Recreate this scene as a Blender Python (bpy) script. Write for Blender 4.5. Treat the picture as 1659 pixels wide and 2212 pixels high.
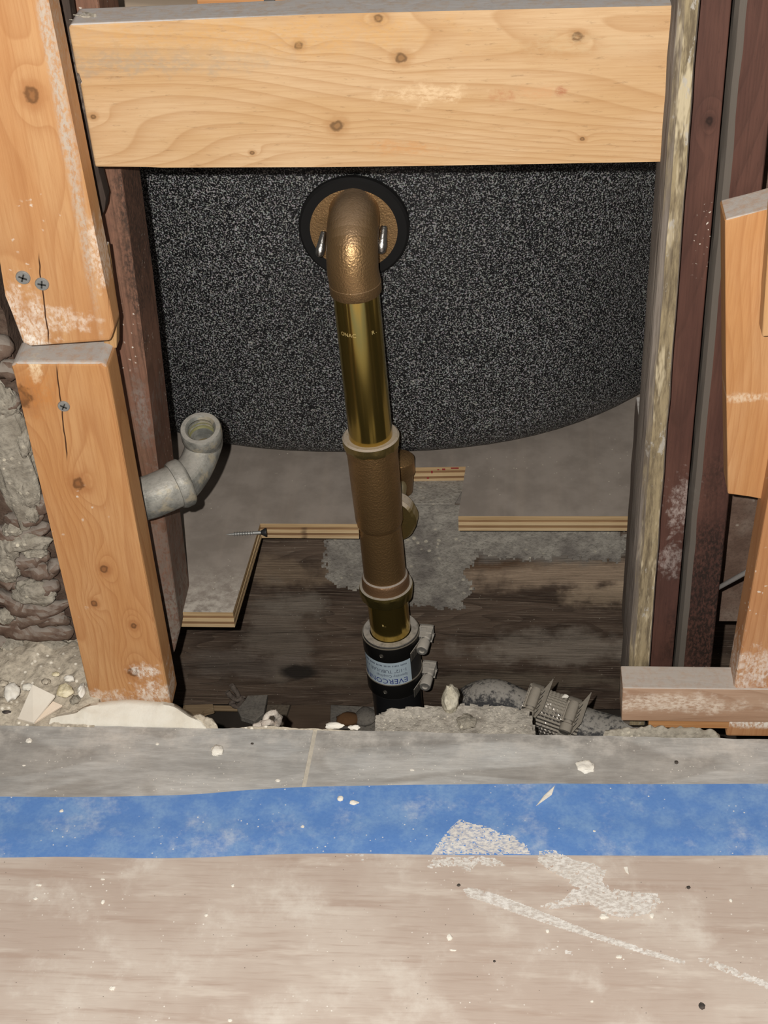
import bpy, bmesh, math, random
from mathutils import Vector, Matrix, noise
random.seed(7)
for o in list(bpy.data.objects): bpy.data.objects.remove(o)
SC = bpy.context.scene
COL = SC.collection
V = Vector
# ------------------------------------------------------------------ camera
F, CX, CY, H = 3300.0, 829.5, 1106.0, 0.86
CAMP = V((0, 0, H))
RM = Matrix(((0.99744229, -0.00258614, 0.07142963),
             (0.05758516, 0.62107597, -0.78163201),
             (-0.04234182, 0.78374611, 0.61963636)))
cam = bpy.data.cameras.new('camera'); co = bpy.data.objects.new('camera', cam); COL.objects.link(co)
cam.sensor_fit = 'HORIZONTAL'; cam.sensor_width = 36.0; cam.lens = F * 36.0 / 1659.0
cam.clip_start = 0.02
co.matrix_world = Matrix.Translation(CAMP) @ RM.to_4x4()
SC.camera = co
# ------------------------------------------------------------------ light
w = bpy.data.worlds.new('world'); SC.world = w; w.use_nodes = True
w.node_tree.nodes['Background'].inputs[0].default_value = (1.0, 0.93, 0.84, 1)
w.node_tree.nodes['Background'].inputs[1].default_value = 0.075
fl = bpy.data.lights.new('phone_flash', 'POINT'); fl.energy = 58.0; fl.color = (1.0, 0.965, 0.90)
fl.shadow_soft_size = 0.0035
fo = bpy.data.objects.new('phone_flash', fl); COL.objects.link(fo)
fo.location = CAMP + RM @ V((-0.032, 0.019, 0.0))
vs = SC.view_settings
vs.view_transform = 'Standard'; vs.look = 'None'; vs.exposure = 0.0; vs.gamma = 1.0
vs.use_curve_mapping = False
# ------------------------------------------------------------------ pixel -> place helpers (a ray of the photo met with a real plane)
def ray(px, py): return RM @ V(((px - CX) / F, -(py - CY) / F, -1.0))
def atY(px, py, y): d = ray(px, py); return CAMP + d * (y / d.y)
def atZ(px, py, z): d = ray(px, py); return CAMP + d * ((z - H) / d.z)
def depth(p): return -((RM.transposed() @ (p - CAMP)).z)
def proj(p):
    v = RM.transposed() @ (p - CAMP)
    return CX + F * v.x / -v.z, CY - F * v.y / -v.z
def nz(x, y, z, s=1.0): return noise.noise(V((x * s, y * s, z * s)))

# ------------------------------------------------------------------ node helpers
class NT:
    def __init__(self, name):
        self.m = bpy.data.materials.new(name); self.m.use_nodes = True
        self.t = self.m.node_tree; self.b = self.t.nodes['Principled BSDF']
        self.tc = self.n('ShaderNodeTexCoord'); self.obj = self.tc.outputs['Object']
    def n(self, k): return self.t.nodes.new(k)
    def l(self, a, b):
        if isinstance(a, (int, float)): b.default_value = a
        elif isinstance(a, (tuple, list)):
            b.default_value = tuple(a) + (1,) if (len(a) == 3 and len(b.default_value) == 4) else a
        else: self.t.links.new(a, b)
    def math(self, op, a, b=0.0, c=0.0):
        x = self.n('ShaderNodeMath'); x.operation = op
        self.l(a, x.inputs[0]); self.l(b, x.inputs[1]); self.l(c, x.inputs[2]); return x.outputs[0]
    def sep(self, v): x = self.n('ShaderNodeSeparateXYZ'); self.l(v, x.inputs[0]); return x.outputs
    def comb(self, a, b, c):
        x = self.n('ShaderNodeCombineXYZ'); self.l(a, x.inputs[0]); self.l(b, x.inputs[1]); self.l(c, x.inputs[2]); return x.outputs[0]
    def noise(self, v, s, d=2.0, r=0.5, col=False, dist=0.0):
        x = self.n('ShaderNodeTexNoise'); self.l(v, x.inputs['Vector']); x.inputs['Scale'].default_value = s
        x.inputs['Detail'].default_value = d; x.inputs['Roughness'].default_value = r; x.inputs['Distortion'].default_value = dist
        return x.outputs['Color' if col else 'Fac']
    def vor(self, v, s, feat='F1', out='Distance'):
        x = self.n('ShaderNodeTexVoronoi'); x.feature = feat; self.l(v, x.inputs['Vector']); x.inputs['Scale'].default_value = s
        return x.outputs[out]
    def map(self, v, a, b, c=0.0, d=1.0, smooth=True):
        x = self.n('ShaderNodeMapRange'); x.interpolation_type = 'SMOOTHSTEP' if smooth else 'LINEAR'
        self.l(v, x.inputs[0]); self.l(a, x.inputs[1]); self.l(b, x.inputs[2]); self.l(c, x.inputs[3]); self.l(d, x.inputs[4]); return x.outputs[0]
    def mix(self, f, a, b, mode='MIX'):
        x = self.n('ShaderNodeMix'); x.data_type = 'RGBA'; x.blend_type = mode
        self.l(f, x.inputs[0]); self.l(a, x.inputs[6]); self.l(b, x.inputs[7]); return x.outputs[2]
    def scale(self, v, s):
        x = self.n('ShaderNodeVectorMath'); x.operation = 'MULTIPLY'; self.l(v, x.inputs[0]); x.inputs[1].default_value = s; return x.outputs[0]
    def add(self, v, s):
        x = self.n('ShaderNodeVectorMath'); x.operation = 'ADD'; self.l(v, x.inputs[0]); x.inputs[1].default_value = s; return x.outputs[0]
    def nrmz(self): return self.sep(self.n('ShaderNodeNewGeometry').outputs['True Normal'])[2]
    def bump(self, h, strength=0.3, dist=0.001):
        x = self.n('ShaderNodeBump'); x.inputs['Strength'].default_value = strength; x.inputs['Distance'].default_value = dist
        self.l(h, x.inputs['Height']); self.l(x.outputs[0], self.b.inputs['Normal'])
    def spot(self, v, c, r, rag=0.35, s=60.0, soft=0.35):
        """ragged ellipse mask round c with radii r (object space)"""
        a = self.add(v, (-c[0], -c[1], -c[2])); a = self.scale(a, (1 / r[0], 1 / r[1], 1 / r[2]))
        x = self.n('ShaderNodeVectorMath'); x.operation = 'LENGTH'; self.l(a, x.inputs[0])
        nn = self.math('MULTIPLY', self.math('SUBTRACT', self.noise(v, s, 4.0, 0.6), 0.5), rag * 4)
        d = self.math('ADD', x.outputs['Value'], nn)
        return self.map(d, 1.0 - soft, 1.0 + soft, 1.0, 0.0)
    def dust(self, col, dcol=(0.44, 0.42, 0.40), amt=0.9, lo=0.35, hi=0.75):
        g = self.map(self.nrmz(), lo, hi, 0.0, amt)
        k = self.map(self.noise(self.obj, 170.0, 3.0, 0.7), 0.25, 0.6, 0.55, 1.0)
        return self.mix(self.math('MULTIPLY', g, k), col, dcol)
    def fin(self, col, rough=0.7, metal=0.0, spec=0.3):
        self.l(col, self.b.inputs['Base Color']); self.l(rough, self.b.inputs['Roughness'])
        self.l(metal, self.b.inputs['Metallic']); self.b.inputs['Specular IOR Level'].default_value = spec
        return self.m

def wood(name, light, dark, line, axis='z', knots=(), seed=0.0, rings=17.0, stains=(), dusty=True, dustc=(0.44, 0.42, 0.40), fib=1.0, specks=None, rough=0.72, dents=0.0, cracks=(), lstr=0.62, kg=0.20, tint=(1, 1, 1)):
    T_ = lambda c: tuple(x * y for x, y in zip(c, tint)); light, dark, line = T_(light), T_(dark), T_(line)
    t = NT(name); P = t.obj; s = t.sep(P)
    u, v, q = (s[2], s[0], s[1]) if axis == 'z' else (s[0], s[2], s[1])
    Q = t.comb(t.math('MULTIPLY', u, 3.2), t.math('MULTIPLY', v, 16.0), t.math('MULTIPLY', q, 16.0)); Q = t.add(Q, (seed, seed * 1.7, seed * .3))
    f = t.noise(Q, 1.0, 1.0, 0.35)
    f = t.math('ADD', f, t.math('MULTIPLY', v, 5.0))
    cores = []
    for (k, r) in knots:
        ku, kv = (k[2], k[0]) if axis == 'z' else (k[0], k[2])
        du = t.math('SUBTRACT', u, ku); dv = t.math('SUBTRACT', v, kv)
        d2 = t.math('ADD', t.math('MULTIPLY', t.math('MULTIPLY', du, du), 0.30), t.math('MULTIPLY', dv, dv))
        g = t.math('EXPONENT', t.math('MULTIPLY', d2, -1.0 / (2.4 * r) ** 2))
        f = t.math('ADD', f, t.math('MULTIPLY', g, kg))
        d2c = t.math('ADD', t.math('MULTIPLY', t.math('MULTIPLY', du, du), 0.7), t.math('MULTIPLY', dv, dv))
        d = t.math('SQRT', d2c)
        nn = t.math('MULTIPLY', t.math('SUBTRACT', t.noise(P, 220.0, 2.0), 0.5), r * 0.9)
        cores.append((t.math('ADD', d, nn), r))
    fr = t.math('FRACT', t.math('MULTIPLY', f, rings))
    ln = t.math('POWER', fr, 3.2)
    ln = t.math('MULTIPLY', ln, t.map(fr, 0.90, 1.0, 1.0, 0.0))
    B = t.noise(t.comb(t.math('MULTIPLY', u, 8.0), t.math('MULTIPLY', v, 30.0), q), 1.0, 3.0, 0.6)
    col = t.mix(t.map(B, 0.32, 0.68), light, dark)
    col = t.mix(t.math('MULTIPLY', ln, lstr), col, line)
    fb = t.noise(t.comb(t.math('MULTIPLY', u, 26.0), t.math('MULTIPLY', v, 620.0), t.math('MULTIPLY', q, 620.0)), 1.0, 4.0, 0.7)
    col = t.mix(t.map(fb, 0.30, 0.62, 0.42 * fib, 0.0), col, line)
    if dents:
        k = t.noise(t.comb(t.math('MULTIPLY', u, 70.0), t.math('MULTIPLY', v, 330.0), q), 1.0, 5.0, 0.75)
        col = t.mix(t.map(k, 0.57, 0.74, 0.0, dents), col, tuple(c * 0.30 for c in line))
    for d, r in cores:
        col = t.mix(t.map(d, r * 0.9, r * 2.0, 0.55, 0.0), col, line)
        col = t.mix(t.map(d, r * 0.55, r * 0.95, 0.85, 0.0), col, tuple(c * 0.36 for c in line))
        col = t.mix(t.map(d, r * 0.2, r * 0.5, 0.5, 0.0), col, line)
    for (c, r, sc, amt, rag, s_) in stains:
        fine = t.map(t.noise(t.scale(P, (1.0, 1.0, 0.5) if axis == 'z' else (0.5, 1.0, 1.0)), 520.0, 4.0, 0.7), 0.36, 0.60, 0.12, 1.0)
        col = t.mix(t.math('MULTIPLY', t.math('MULTIPLY', t.spot(P, c, r, rag, s_, 0.55), amt), fine), col, sc)
    for (a, b, wd) in cracks:                           # a long thin drying crack along the grain
        k = (b[2] - a[2]); xx = t.math('ADD', t.math('MULTIPLY', t.math('SUBTRACT', s[2], a[2]), (b[0] - a[0]) / k), a[0])
        wob = t.math('MULTIPLY', t.math('SUBTRACT', t.noise(t.comb(0.0, 0.0, s[2]), 45.0, 2.0), 0.5), 0.0035)
        d = t.math('ABSOLUTE', t.math('SUBTRACT', s[0], t.math('ADD', xx, wob)))
        lo, hi = sorted((a[2], b[2]))
        inr = t.math('MULTIPLY', t.map(s[2], lo, lo + 0.01), t.map(s[2], hi - 0.01, hi, 1.0, 0.0))
        col = t.mix(t.math('MULTIPLY', t.map(d, wd * 0.5, wd, 1.0, 0.0), inr), col, (0.05, 0.02, 0.008))
    if specks:
        wv = t.n('ShaderNodeVectorMath'); wv.operation = 'ADD'; t.l(P, wv.inputs[0]); t.l(t.scale(t.noise(P, 260.0, 2.0, col=True), (0.005, 0.005, 0.005)), wv.inputs[1])
        sv = t.vor(t.add(wv.outputs[0], (seed, 0, 0)), specks[0] * 1.8); gate = t.map(t.noise(P, 14.0, 2.0), specks[1], specks[1] + 0.1)
        col = t.mix(t.math('MULTIPLY', t.map(sv, 0.07, 0.20, 0.8, 0.0), gate), col, (0.70, 0.64, 0.56))
    if dusty: col = t.dust(col, dustc)
    t.bump(t.math('ADD', t.math('MULTIPLY', ln, -0.5), fb), 0.22, 0.0006)
    return t.fin(col, rough, 0.0, 0.25)

def stone(name, c1, c2, c3, s=60.0, bump=0.6, specks=(0.0,), rough=0.9, s2=340.0, extra=(), fine=0.45):
    t = NT(name); P = t.obj
    a = t.noise(P, s, 5.0, 0.62); b = t.noise(P, s2, 3.0, 0.6); c = t.noise(t.add(P, (3, 1, 7)), s * 0.35, 3.0, 0.6)
    col = t.mix(t.map(a, 0.34, 0.66), c1, c2)
    col = t.mix(t.map(c, 0.48, 0.68, 0.0, 0.85), col, c3)
    col = t.mix(t.map(b, 0.30, 0.55, fine, 0.0), col, tuple(x * 0.45 for x in c1))
    for (sc, gate, cc) in extra:
        g = t.map(t.noise(t.add(P, (sc, 2, 1)), 25.0, 2.0), gate, gate + 0.08)
        col = t.mix(t.math('MULTIPLY', t.map(t.vor(P, sc), 0.14, 0.26, 1.0, 0.0), g), col, cc)
    t.bump(t.math('ADD', a, t.math('MULTIPLY', b, 0.5)), bump, 0.002)
    return t.fin(col, rough, 0.0, 0.2)

def metal(name, c, rough, met=1.0, bs=0.0, bstr=0.2, var=0.25, dustamt=0.0, dustc=(0.42, 0.38, 0.34), vs_=40.0, stretch=None, dark=None, lo=0.25, hi=0.65):
    t = NT(name); P = t.obj
    a = t.noise(t.scale(P, stretch) if stretch else P, vs_, 3.0, 0.6)
    col = t.mix(t.map(a, 0.3, 0.7, 0.0, var * 2), c, dark or tuple(x * 0.45 for x in c))
    mt = met; rg = t.map(a, 0.3, 0.7, rough * 0.85, min(1.0, rough * 1.2))
    if dustamt:
        g = t.math('MULTIPLY', t.map(t.nrmz(), lo, hi, 0.0, dustamt), t.map(t.noise(P, 300.0, 3.0, 0.7), 0.2, 0.5, 0.6, 1.0))
        col = t.mix(g, col, dustc); mt = t.math('MULTIPLY', t.math('SUBTRACT', 1.0, g), met)
        rg = t.math('MAXIMUM', rg, g)
    if bs: t.bump(t.noise(P, bs, 2.0, 0.5), bstr, 0.0012)
    return t.fin(col, rg, mt, 0.5)

def plain(name, c, rough=0.6, spec=0.3, var=0.3, s=80.0, dustamt=0.0, dustc=(0.40, 0.37, 0.34), bstr=0.15, lo=0.3, hi=0.7):
    t = NT(name); a = t.noise(t.obj, s, 4.0, 0.6)
    col = t.mix(t.map(a, 0.3, 0.7, 0.0, var), c, tuple(x * 0.5 for x in c))
    if dustamt: col = t.dust(col, dustc, dustamt, lo, hi)
    t.bump(a, bstr, 0.0008)
    return t.fin(col, rough, 0.0, spec)

# ------------------------------------------------------------------ object helpers
ORG = {}
def reg(o, parent, org):
    COL.objects.link(o); ORG[o.name] = org
    if parent: o.parent = parent; o.location = org - ORG[parent.name]
    else: o.location = org
    return o
def tag(o, label=None, cat=None, group=None, kind=None):
    if label: o['label'] = label
    if cat: o['category'] = cat
    if group: o['group'] = group
    if kind: o['kind'] = kind
    return o
def thing(name, label, cat, base, group=None, kind=None):
    o = bpy.data.objects.new(name, None); o.empty_display_size = 0.02
    return tag(reg(o, None, V(base)), label, cat, group, kind)
def mesh(name, bm, mat, parent=None, org=None, smooth=None):
    """bm holds place coordinates; the object gets its own origin"""
    if org is None:
        org = V((0, 0, 0))
        for v in bm.verts: org += v.co
        org /= max(1, len(bm.verts))
    org = V(org)
    bmesh.ops.recalc_face_normals(bm, faces=bm.faces)
    for v in bm.verts: v.co -= org
    me = bpy.data.meshes.new(name); bm.to_mesh(me); bm.free()
    me.materials.append(mat)
    if smooth:
        for p in me.polygons: p.use_smooth = True
        me.set_sharp_from_angle(angle=math.radians(smooth))
    return reg(bpy.data.objects.new(name, me), parent, org)
def prism(front, ext, bev=0.0, seg=2, bm=None):
    """closed outline extruded by vector ext"""
    bm = bm or bmesh.new(); e = V(ext)
    a = [bm.verts.new(V(p)) for p in front]; b = [bm.verts.new(V(p) + e) for p in front]
    n = len(a)
    bm.faces.new(a); bm.faces.new(b[::-1])
    for i in range(n): bm.faces.new((a[i], b[i], b[(i + 1) % n], a[(i + 1) % n]))
    if bev: bmesh.ops.bevel(bm, geom=list(bm.edges), offset=bev, segments=seg, profile=0.6, affect='EDGES')
    return bm
def box(c, s, rot=None, bev=0.0, bm=None):
    t = bmesh.new(); bmesh.ops.create_cube(t, size=1.0)
    M = Matrix.Translation(V(c)) @ (rot.to_4x4() if rot else Matrix.Identity(4)) @ Matrix.Diagonal(V(s).to_4d())
    for v in t.verts: v.co = M @ v.co
    if bev: bmesh.ops.bevel(t, geom=list(t.edges), offset=bev, segments=2, profile=0.6, affect='EDGES')
    return merge(bm, t)
def merge(bm, t):
    if bm is None: return t
    m = bpy.data.meshes.new('tmp'); t.to_mesh(m); t.free(); bm.from_mesh(m); bpy.data.meshes.remove(m); return bm
def frame(d, ref=V((0, 0, 1))):
    d = V(d).normalized(); r = V(ref)
    if abs(d.dot(r)) > 0.95: r = V((1, 0, 0))
    a = (r - d * r.dot(d)).normalized(); return d, a, d.cross(a)
def lathe(p0, d, prof, n=48, bm=None, cap=True, fn=None, ref=V((0, -1, 0))):
    """prof: (s along d, radius)"""
    bm = bm or bmesh.new(); d, a, b = frame(d, ref); rings = []
    for (s, r) in prof:
        rings.append([bm.verts.new(V(p0) + d * s + (a * math.cos(2 * math.pi * i / n) + b * math.sin(2 * math.pi * i / n)) * (r * (fn(2 * math.pi * i / n, s) if fn else 1.0))) for i in range(n)])
    for k in range(len(rings) - 1):
        for i in range(n):
            j = (i + 1) % n; bm.faces.new((rings[k][i], rings[k][j], rings[k + 1][j], rings[k + 1][i]))
    if cap:
        if prof[0][1] > 1e-6: bm.faces.new(rings[0][::-1])
        if prof[-1][1] > 1e-6: bm.faces.new(rings[-1])
    return bm
def spline(pts, m=8):
    out = []; n = len(pts)
    for i in range(n - 1):
        p0, p1, p2, p3 = pts[max(i - 1, 0)], pts[i], pts[i + 1], pts[min(i + 2, n - 1)]
        for k in range(m):
            t = k / m
            out.append(0.5 * ((2 * p1) + (p2 - p0) * t + (2 * p0 - 5 * p1 + 4 * p2 - p3) * t * t + (3 * p1 - p0 - 3 * p2 + p3) * t ** 3))
    out.append(pts[-1]); return out
def sweep(path, rad, n=28, bm=None, cap=True, prof=None):
    """tube along path; rad number or list; prof(angle, i) scales the radius"""
    bm = bm or bmesh.new(); rings = []; a = None; L = len(path)
    for i, p in enumerate(path):
        d = (path[min(i + 1, L - 1)] - path[max(i - 1, 0)]).normalized()
        if a is None: _, a, _ = frame(d)
        a = (a - d * a.dot(d)).normalized(); b = d.cross(a)
        r = rad[i] if isinstance(rad, (list, tuple)) else rad
        rings.append([bm.verts.new(p + (a * math.cos(2 * math.pi * k / n) + b * math.sin(2 * math.pi * k / n)) * r * (prof(2 * math.pi * k / n, i) if prof else 1.0)) for k in range(n)])
    for q in range(L - 1):
        for k in range(n):
            j = (k + 1) % n; bm.faces.new((rings[q][k], rings[q][j], rings[q + 1][j], rings[q + 1][k]))
    if cap: bm.faces.new(rings[0][::-1]); bm.faces.new(rings[-1])
    return bm
def lump(c, s, sub=3, rough=0.35, freq=1.6, seed=0.0, rot=None):
    bm = bmesh.new(); bmesh.ops.create_icosphere(bm, subdivisions=sub, radius=1.0)
    for v in bm.verts:
        q = v.co * freq + V((seed, seed * 2.1, -seed))
        k = 1.0 + rough * (noise.noise(q) + 0.5 * noise.noise(q * 2.3) + 0.3 * noise.noise(q * 5.1))
        p = V((v.co.x * k * s[0], v.co.y * k * s[1], v.co.z * k * s[2]))
        v.co = V(c) + (rot @ p if rot else p)
    return bm
def inside(p, poly):
    x, y = p; c = False; n = len(poly)
    for i in range(n):
        (x1, y1), (x2, y2) = poly[i], poly[(i + 1) % n]
        if (y1 > y) != (y2 > y) and x < (x2 - x1) * (y - y1) / (y2 - y1) + x1: c = not c
    return c
def edged(p, poly):
    d = 1e9; n = len(poly)
    for i in range(n):
        a = V(poly[i]); b = V(poly[(i + 1) % n]); q = V(p); ab = b - a
        t = max(0, min(1, (q - a).dot(ab) / ab.length_squared)); d = min(d, (q - a - ab * t).length)
    return d
def film(poly3, cell, keep, hgt, up=V((0, 0, 1)), ax=V((1, 0, 0)), solid=True):
    """thin ragged crust lying on a plane: cells of a fine grid kept where keep(x, y, edge) holds"""
    up = V(up); ax = V(ax); ay = up.cross(ax); o = poly3[0]
    pl = [((p - o).dot(ax), (p - o).dot(ay)) for p in poly3]
    x0 = min(p[0] for p in pl); x1 = max(p[0] for p in pl); y0 = min(p[1] for p in pl); y1 = max(p[1] for p in pl)
    bm = bmesh.new(); vs_ = {}; nx = int((x1 - x0) / cell) + 1; ny = int((y1 - y0) / cell) + 1
    def vert(i, j):
        if (i, j) not in vs_:
            x = x0 + i * cell + cell * 0.35 * nz(i * 3.1, j * 2.7, 1.3); y = y0 + j * cell + cell * 0.35 * nz(i * 2.3, j * 3.3, 7.7)
            vs_[(i, j)] = bm.verts.new(o + ax * x + ay * y + up * hgt(x, y))
        return vs_[(i, j)]
    for i in range(nx):
        for j in range(ny):
            c = (x0 + (i + .5) * cell, y0 + (j + .5) * cell)
            if inside(c, pl) and keep(c[0], c[1], edged(c, pl)):
                bm.faces.new((vert(i, j), vert(i + 1, j), vert(i + 1, j + 1), vert(i, j + 1)))
    if not solid: return bm
    r = bmesh.ops.extrude_face_region(bm, geom=list(bm.faces))
    for e in r['geom']:
        if isinstance(e, bmesh.types.BMVert):
            q = e.co - o; e.co -= up * q.dot(up)
    return bm
def pxY(pts, y): return [atY(a, b, y) for a, b in pts]
def pxZ(pts, z): return [atZ(a, b, z) for a, b in pts]
def cen(pts):
    c = V((0, 0, 0))
    for p in pts: c += p
    return c / len(pts)

# ------------------------------------------------------------------ shared materials
SKIN = (0.74, 0.69, 0.60)
M_plaster = stone('plaster_cream', (0.72, 0.68, 0.60), (0.65, 0.60, 0.51), (0.75, 0.72, 0.65), 45.0, 0.3, fine=0.06)
M_chip = stone('plaster_chip_white', (0.84, 0.80, 0.73), (0.76, 0.71, 0.62), (0.86, 0.83, 0.78), 90.0, 0.25, fine=0.08)
M_chipdark = stone('dark_grit', (0.05, 0.045, 0.04), (0.10, 0.08, 0.07), (0.03, 0.03, 0.03), 200.0, 0.3)
M_smear = stone('dried_spackle', (0.80, 0.76, 0.70), (0.68, 0.62, 0.55), (0.84, 0.81, 0.76), 220.0, 0.4, fine=0.1)
M_rubble = stone('lime_rubble', (0.43, 0.375, 0.30), (0.55, 0.485, 0.39), (0.33, 0.28, 0.22), 110.0, 0.8, extra=((170.0, 0.42, (0.78, 0.72, 0.62)),))
M_mortar = stone('grey_mortar', (0.28, 0.25, 0.205), (0.38, 0.345, 0.285), (0.23, 0.20, 0.16), 90.0, 0.9, extra=((150.0, 0.5, (0.62, 0.56, 0.45)),))
M_key = stone('brown_scratch_coat', (0.085, 0.054, 0.040), (0.13, 0.092, 0.070), (0.06, 0.036, 0.028), 70.0, 0.8)
M_keytop = None
def key_mat():
    t = NT('dusty_plaster_key'); P = t.obj
    a = t.noise(P, 75.0, 4.0, 0.65)
    col = t.mix(t.map(a, 0.35, 0.65), (0.10, 0.062, 0.046), (0.165, 0.115, 0.088))
    g = t.map(t.math('ADD', t.nrmz(), t.math('MULTIPLY', t.math('SUBTRACT', a, 0.5), 0.8)), 0.25, 0.85, 0.0, 0.9)
    col = t.mix(g, col, (0.25, 0.215, 0.185)); t.bump(a, 0.6, 0.002); return t.fin(col, 0.9, 0.0, 0.2)
M_keytop = key_mat()
M_zinc = metal('zinc_screw', (0.36, 0.36, 0.35), 0.5, 0.55, 700.0, 0.2)
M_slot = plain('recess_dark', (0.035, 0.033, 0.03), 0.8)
M_void = plain('dark_soil', (0.045, 0.036, 0.03), 0.95, 0.1, 0.5, 20.0)

# ================================================================== SETTING
ZS = -0.013                                   # top of the plywood subfloor; z = 0 is the tile top
bm = box((0.0, 0.9, -0.345), (3.4, 3.6, 0.03))
tag(mesh('ground_below', bm, M_void), kind='structure')
M_beige = plain('beige_wall', (0.40, 0.31, 0.225), 0.85, 0.2, 0.12, 12.0)
bm = box((0.0, 2.42, 0.6), (3.4, 0.04, 2.0)); tag(mesh('wall_back', bm, M_beige), kind='structure')

# ---- floor: slab, two slate tiles, grout
def tile_mat():
    t = NT('grey_slate_tile'); P = t.obj; s = t.sep(P)
    a = t.noise(t.scale(P, (3.0, 14.0, 5.0)), 3.0, 6.0, 0.6, dist=0.6); b = t.noise(t.scale(P, (10.0, 60.0, 10.0)), 4.0, 4.0, 0.7)
    c = t.noise(t.scale(P, (4.0, 9.0, 1.0)), 1.6, 2.0, 0.5, dist=1.2)
    col = t.mix(t.map(a, 0.34, 0.66), (0.36, 0.35, 0.335), (0.53, 0.52, 0.50))
    col = t.mix(t.map(c, 0.50, 0.57, 0.0, 0.55), col, (0.25, 0.225, 0.20))
    col = t.mix(t.map(c, 0.36, 0.43, 0.45, 0.0), col, (0.50, 0.50, 0.495))
    col = t.mix(t.map(b, 0.35, 0.7, 0.28, 0.0), col, (0.16, 0.14, 0.13))
    d = t.noise(P, 26.0, 5.0, 0.7)                      # settled plaster dust, thicker by the opening
    e = t.math('MULTIPLY', t.map(d, 0.42, 0.68, 0.0, 1.0), t.map(s[1], 0.0, 0.045, 0.18, 0.75))
    col = t.mix(e, col, (0.66, 0.62, 0.57))
    v = t.vor(P, 260.0); col = t.mix(t.math('MULTIPLY', t.map(v, 0.08, 0.16, 1.0, 0.0), t.map(t.noise(P, 30.0, 2.0), 0.48, 0.6)), col, (0.72, 0.68, 0.62))
    t.bump(t.math('ADD', a, b), 0.25, 0.0012)
    return t.fin(col, 0.62, 0.0, 0.35)
M_tile = tile_mat()
EL = atZ(0, 1563, 0); ER = atZ(1659, 1597, 0); ed = (ER - EL).normalized()
E0 = EL - ed * 0.45; E1 = ER + ed * 0.45
G0 = atZ(681, 1577, 0); G1 = atZ(655, 1706, 0); gd = (G1 - G0).normalized()
G2 = G0 + gd * 0.115
def along(p, k): return p + ed * k
floor = thing('floor', None, None, (0, 0.60, -0.05), kind='structure')
bm = prism([V((E0.x, 0.25, -0.0095)), V((E1.x, 0.25, -0.0095)), E1 + V((0, -0.004, -0.0095)), E0 + V((0, -0.004, -0.0095))], (0, 0, -0.06))
mesh('slab', bm, M_mortar, floor)
def raggededge(a, b, n, amp, sd):
    return [a.lerp(b, i / n) + V((0, amp * nz(i * 0.9 + sd, 0.3, 0.1) + 0.6 * amp * nz(i * 2.9 + sd, 1.3, 0.1), 0)) for i in range(n + 1)]
gw = 0.0016
Lt = raggededge(E0, along(G0, -gw), 60, 0.0012, 1.0); Rt = raggededge(along(G0, gw), E1, 60, 0.0012, 9.0)
bm = prism(Lt + [along(G2, -gw), E0 + gd * 0.115], (0, 0, -0.0095)); mesh('tile', bm, M_tile, floor, org=V((-0.25, 0.77, 0)))
bm = prism(Rt + [E1 + gd * 0.115, along(G2, gw)], (0, 0, -0.0095)); mesh('tile', bm, M_tile, floor, org=V((0.22, 0.77, 0)))
bm = prism([along(G0, -gw), along(G0, gw), along(G2, gw), along(G2, -gw)], (0, 0, -0.008))
for v in bm.verts: v.co.z -= 0.0006
mesh('grout_joint', bm, plain('grout', (0.56, 0.51, 0.43), 0.9, 0.2, 0.3, 300.0), floor)

# ---- protection board laid on the floor in front of the tile
def board_mat():
    t = NT('dusty_tan_board'); P = t.obj
    Q = t.scale(P, (3.0, 42.0, 1.0))
    a = t.noise(Q, 1.6, 5.0, 0.62, dist=0.3); b = t.noise(t.scale(P, (26.0, 420.0, 1.0)), 1.0, 3.0, 0.6); c = t.noise(P, 9.0, 4.0, 0.6)
    col = t.mix(t.map(c, 0.38, 0.64), (0.475, 0.385, 0.328), (0.56, 0.48, 0.418))
    col = t.mix(t.map(a, 0.53, 0.66, 0.0, 0.62), col, (0.40, 0.295, 0.24))
    col = t.mix(t.map(b, 0.28, 0.5, 0.40, 0.0), col, (0.38, 0.285, 0.235))
    col = t.mix(t.map(t.noise(t.scale(P, (12.0, 60.0, 1.0)), 1.0, 4.0, 0.65), 0.52, 0.70, 0.0, 0.6), col, (0.66, 0.59, 0.52))
    d = t.noise(P, 17.0, 6.0, 0.68); col = t.mix(t.map(d, 0.5, 0.72, 0.0, 0.7), col, (0.70, 0.645, 0.58))
    v = t.vor(P, 210.0); g = t.map(t.noise(t.add(P, (5, 3, 0)), 16.0, 3.0, 0.7), 0.50, 0.62)
    col = t.mix(t.math('MULTIPLY', t.map(v, 0.07, 0.15, 1.0, 0.0), g), col, (0.80, 0.76, 0.70))
    v = t.vor(t.add(P, (1, 1, 0)), 120.0); col = t.mix(t.math('MULTIPLY', t.map(v, 0.03, 0.06, 1.0, 0.0), 0.7), col, (0.06, 0.05, 0.04))
    t.bump(t.math('ADD', a, b), 0.15, 0.0006)
    return t.fin(col, 0.72, 0.0, 0.25)
BZ = 0.0008
s0 = atZ(0, 1790, 0); s1 = atZ(1659, 1780, 0); sd_ = (s1 - s0).normalized()
bm = prism([s0 - sd_ * 0.4, s1 + sd_ * 0.4, V((0.85, 0.30, 0)), V((-0.85, 0.30, 0))], (0, 0, BZ), 0.0006)
o = mesh('protection_board', bm, board_mat(), org=V((0, 0.55, 0)))
tag(o, 'dusty tan wood-grain protection board covering the floor below the blue tape', 'floor board')
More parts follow.
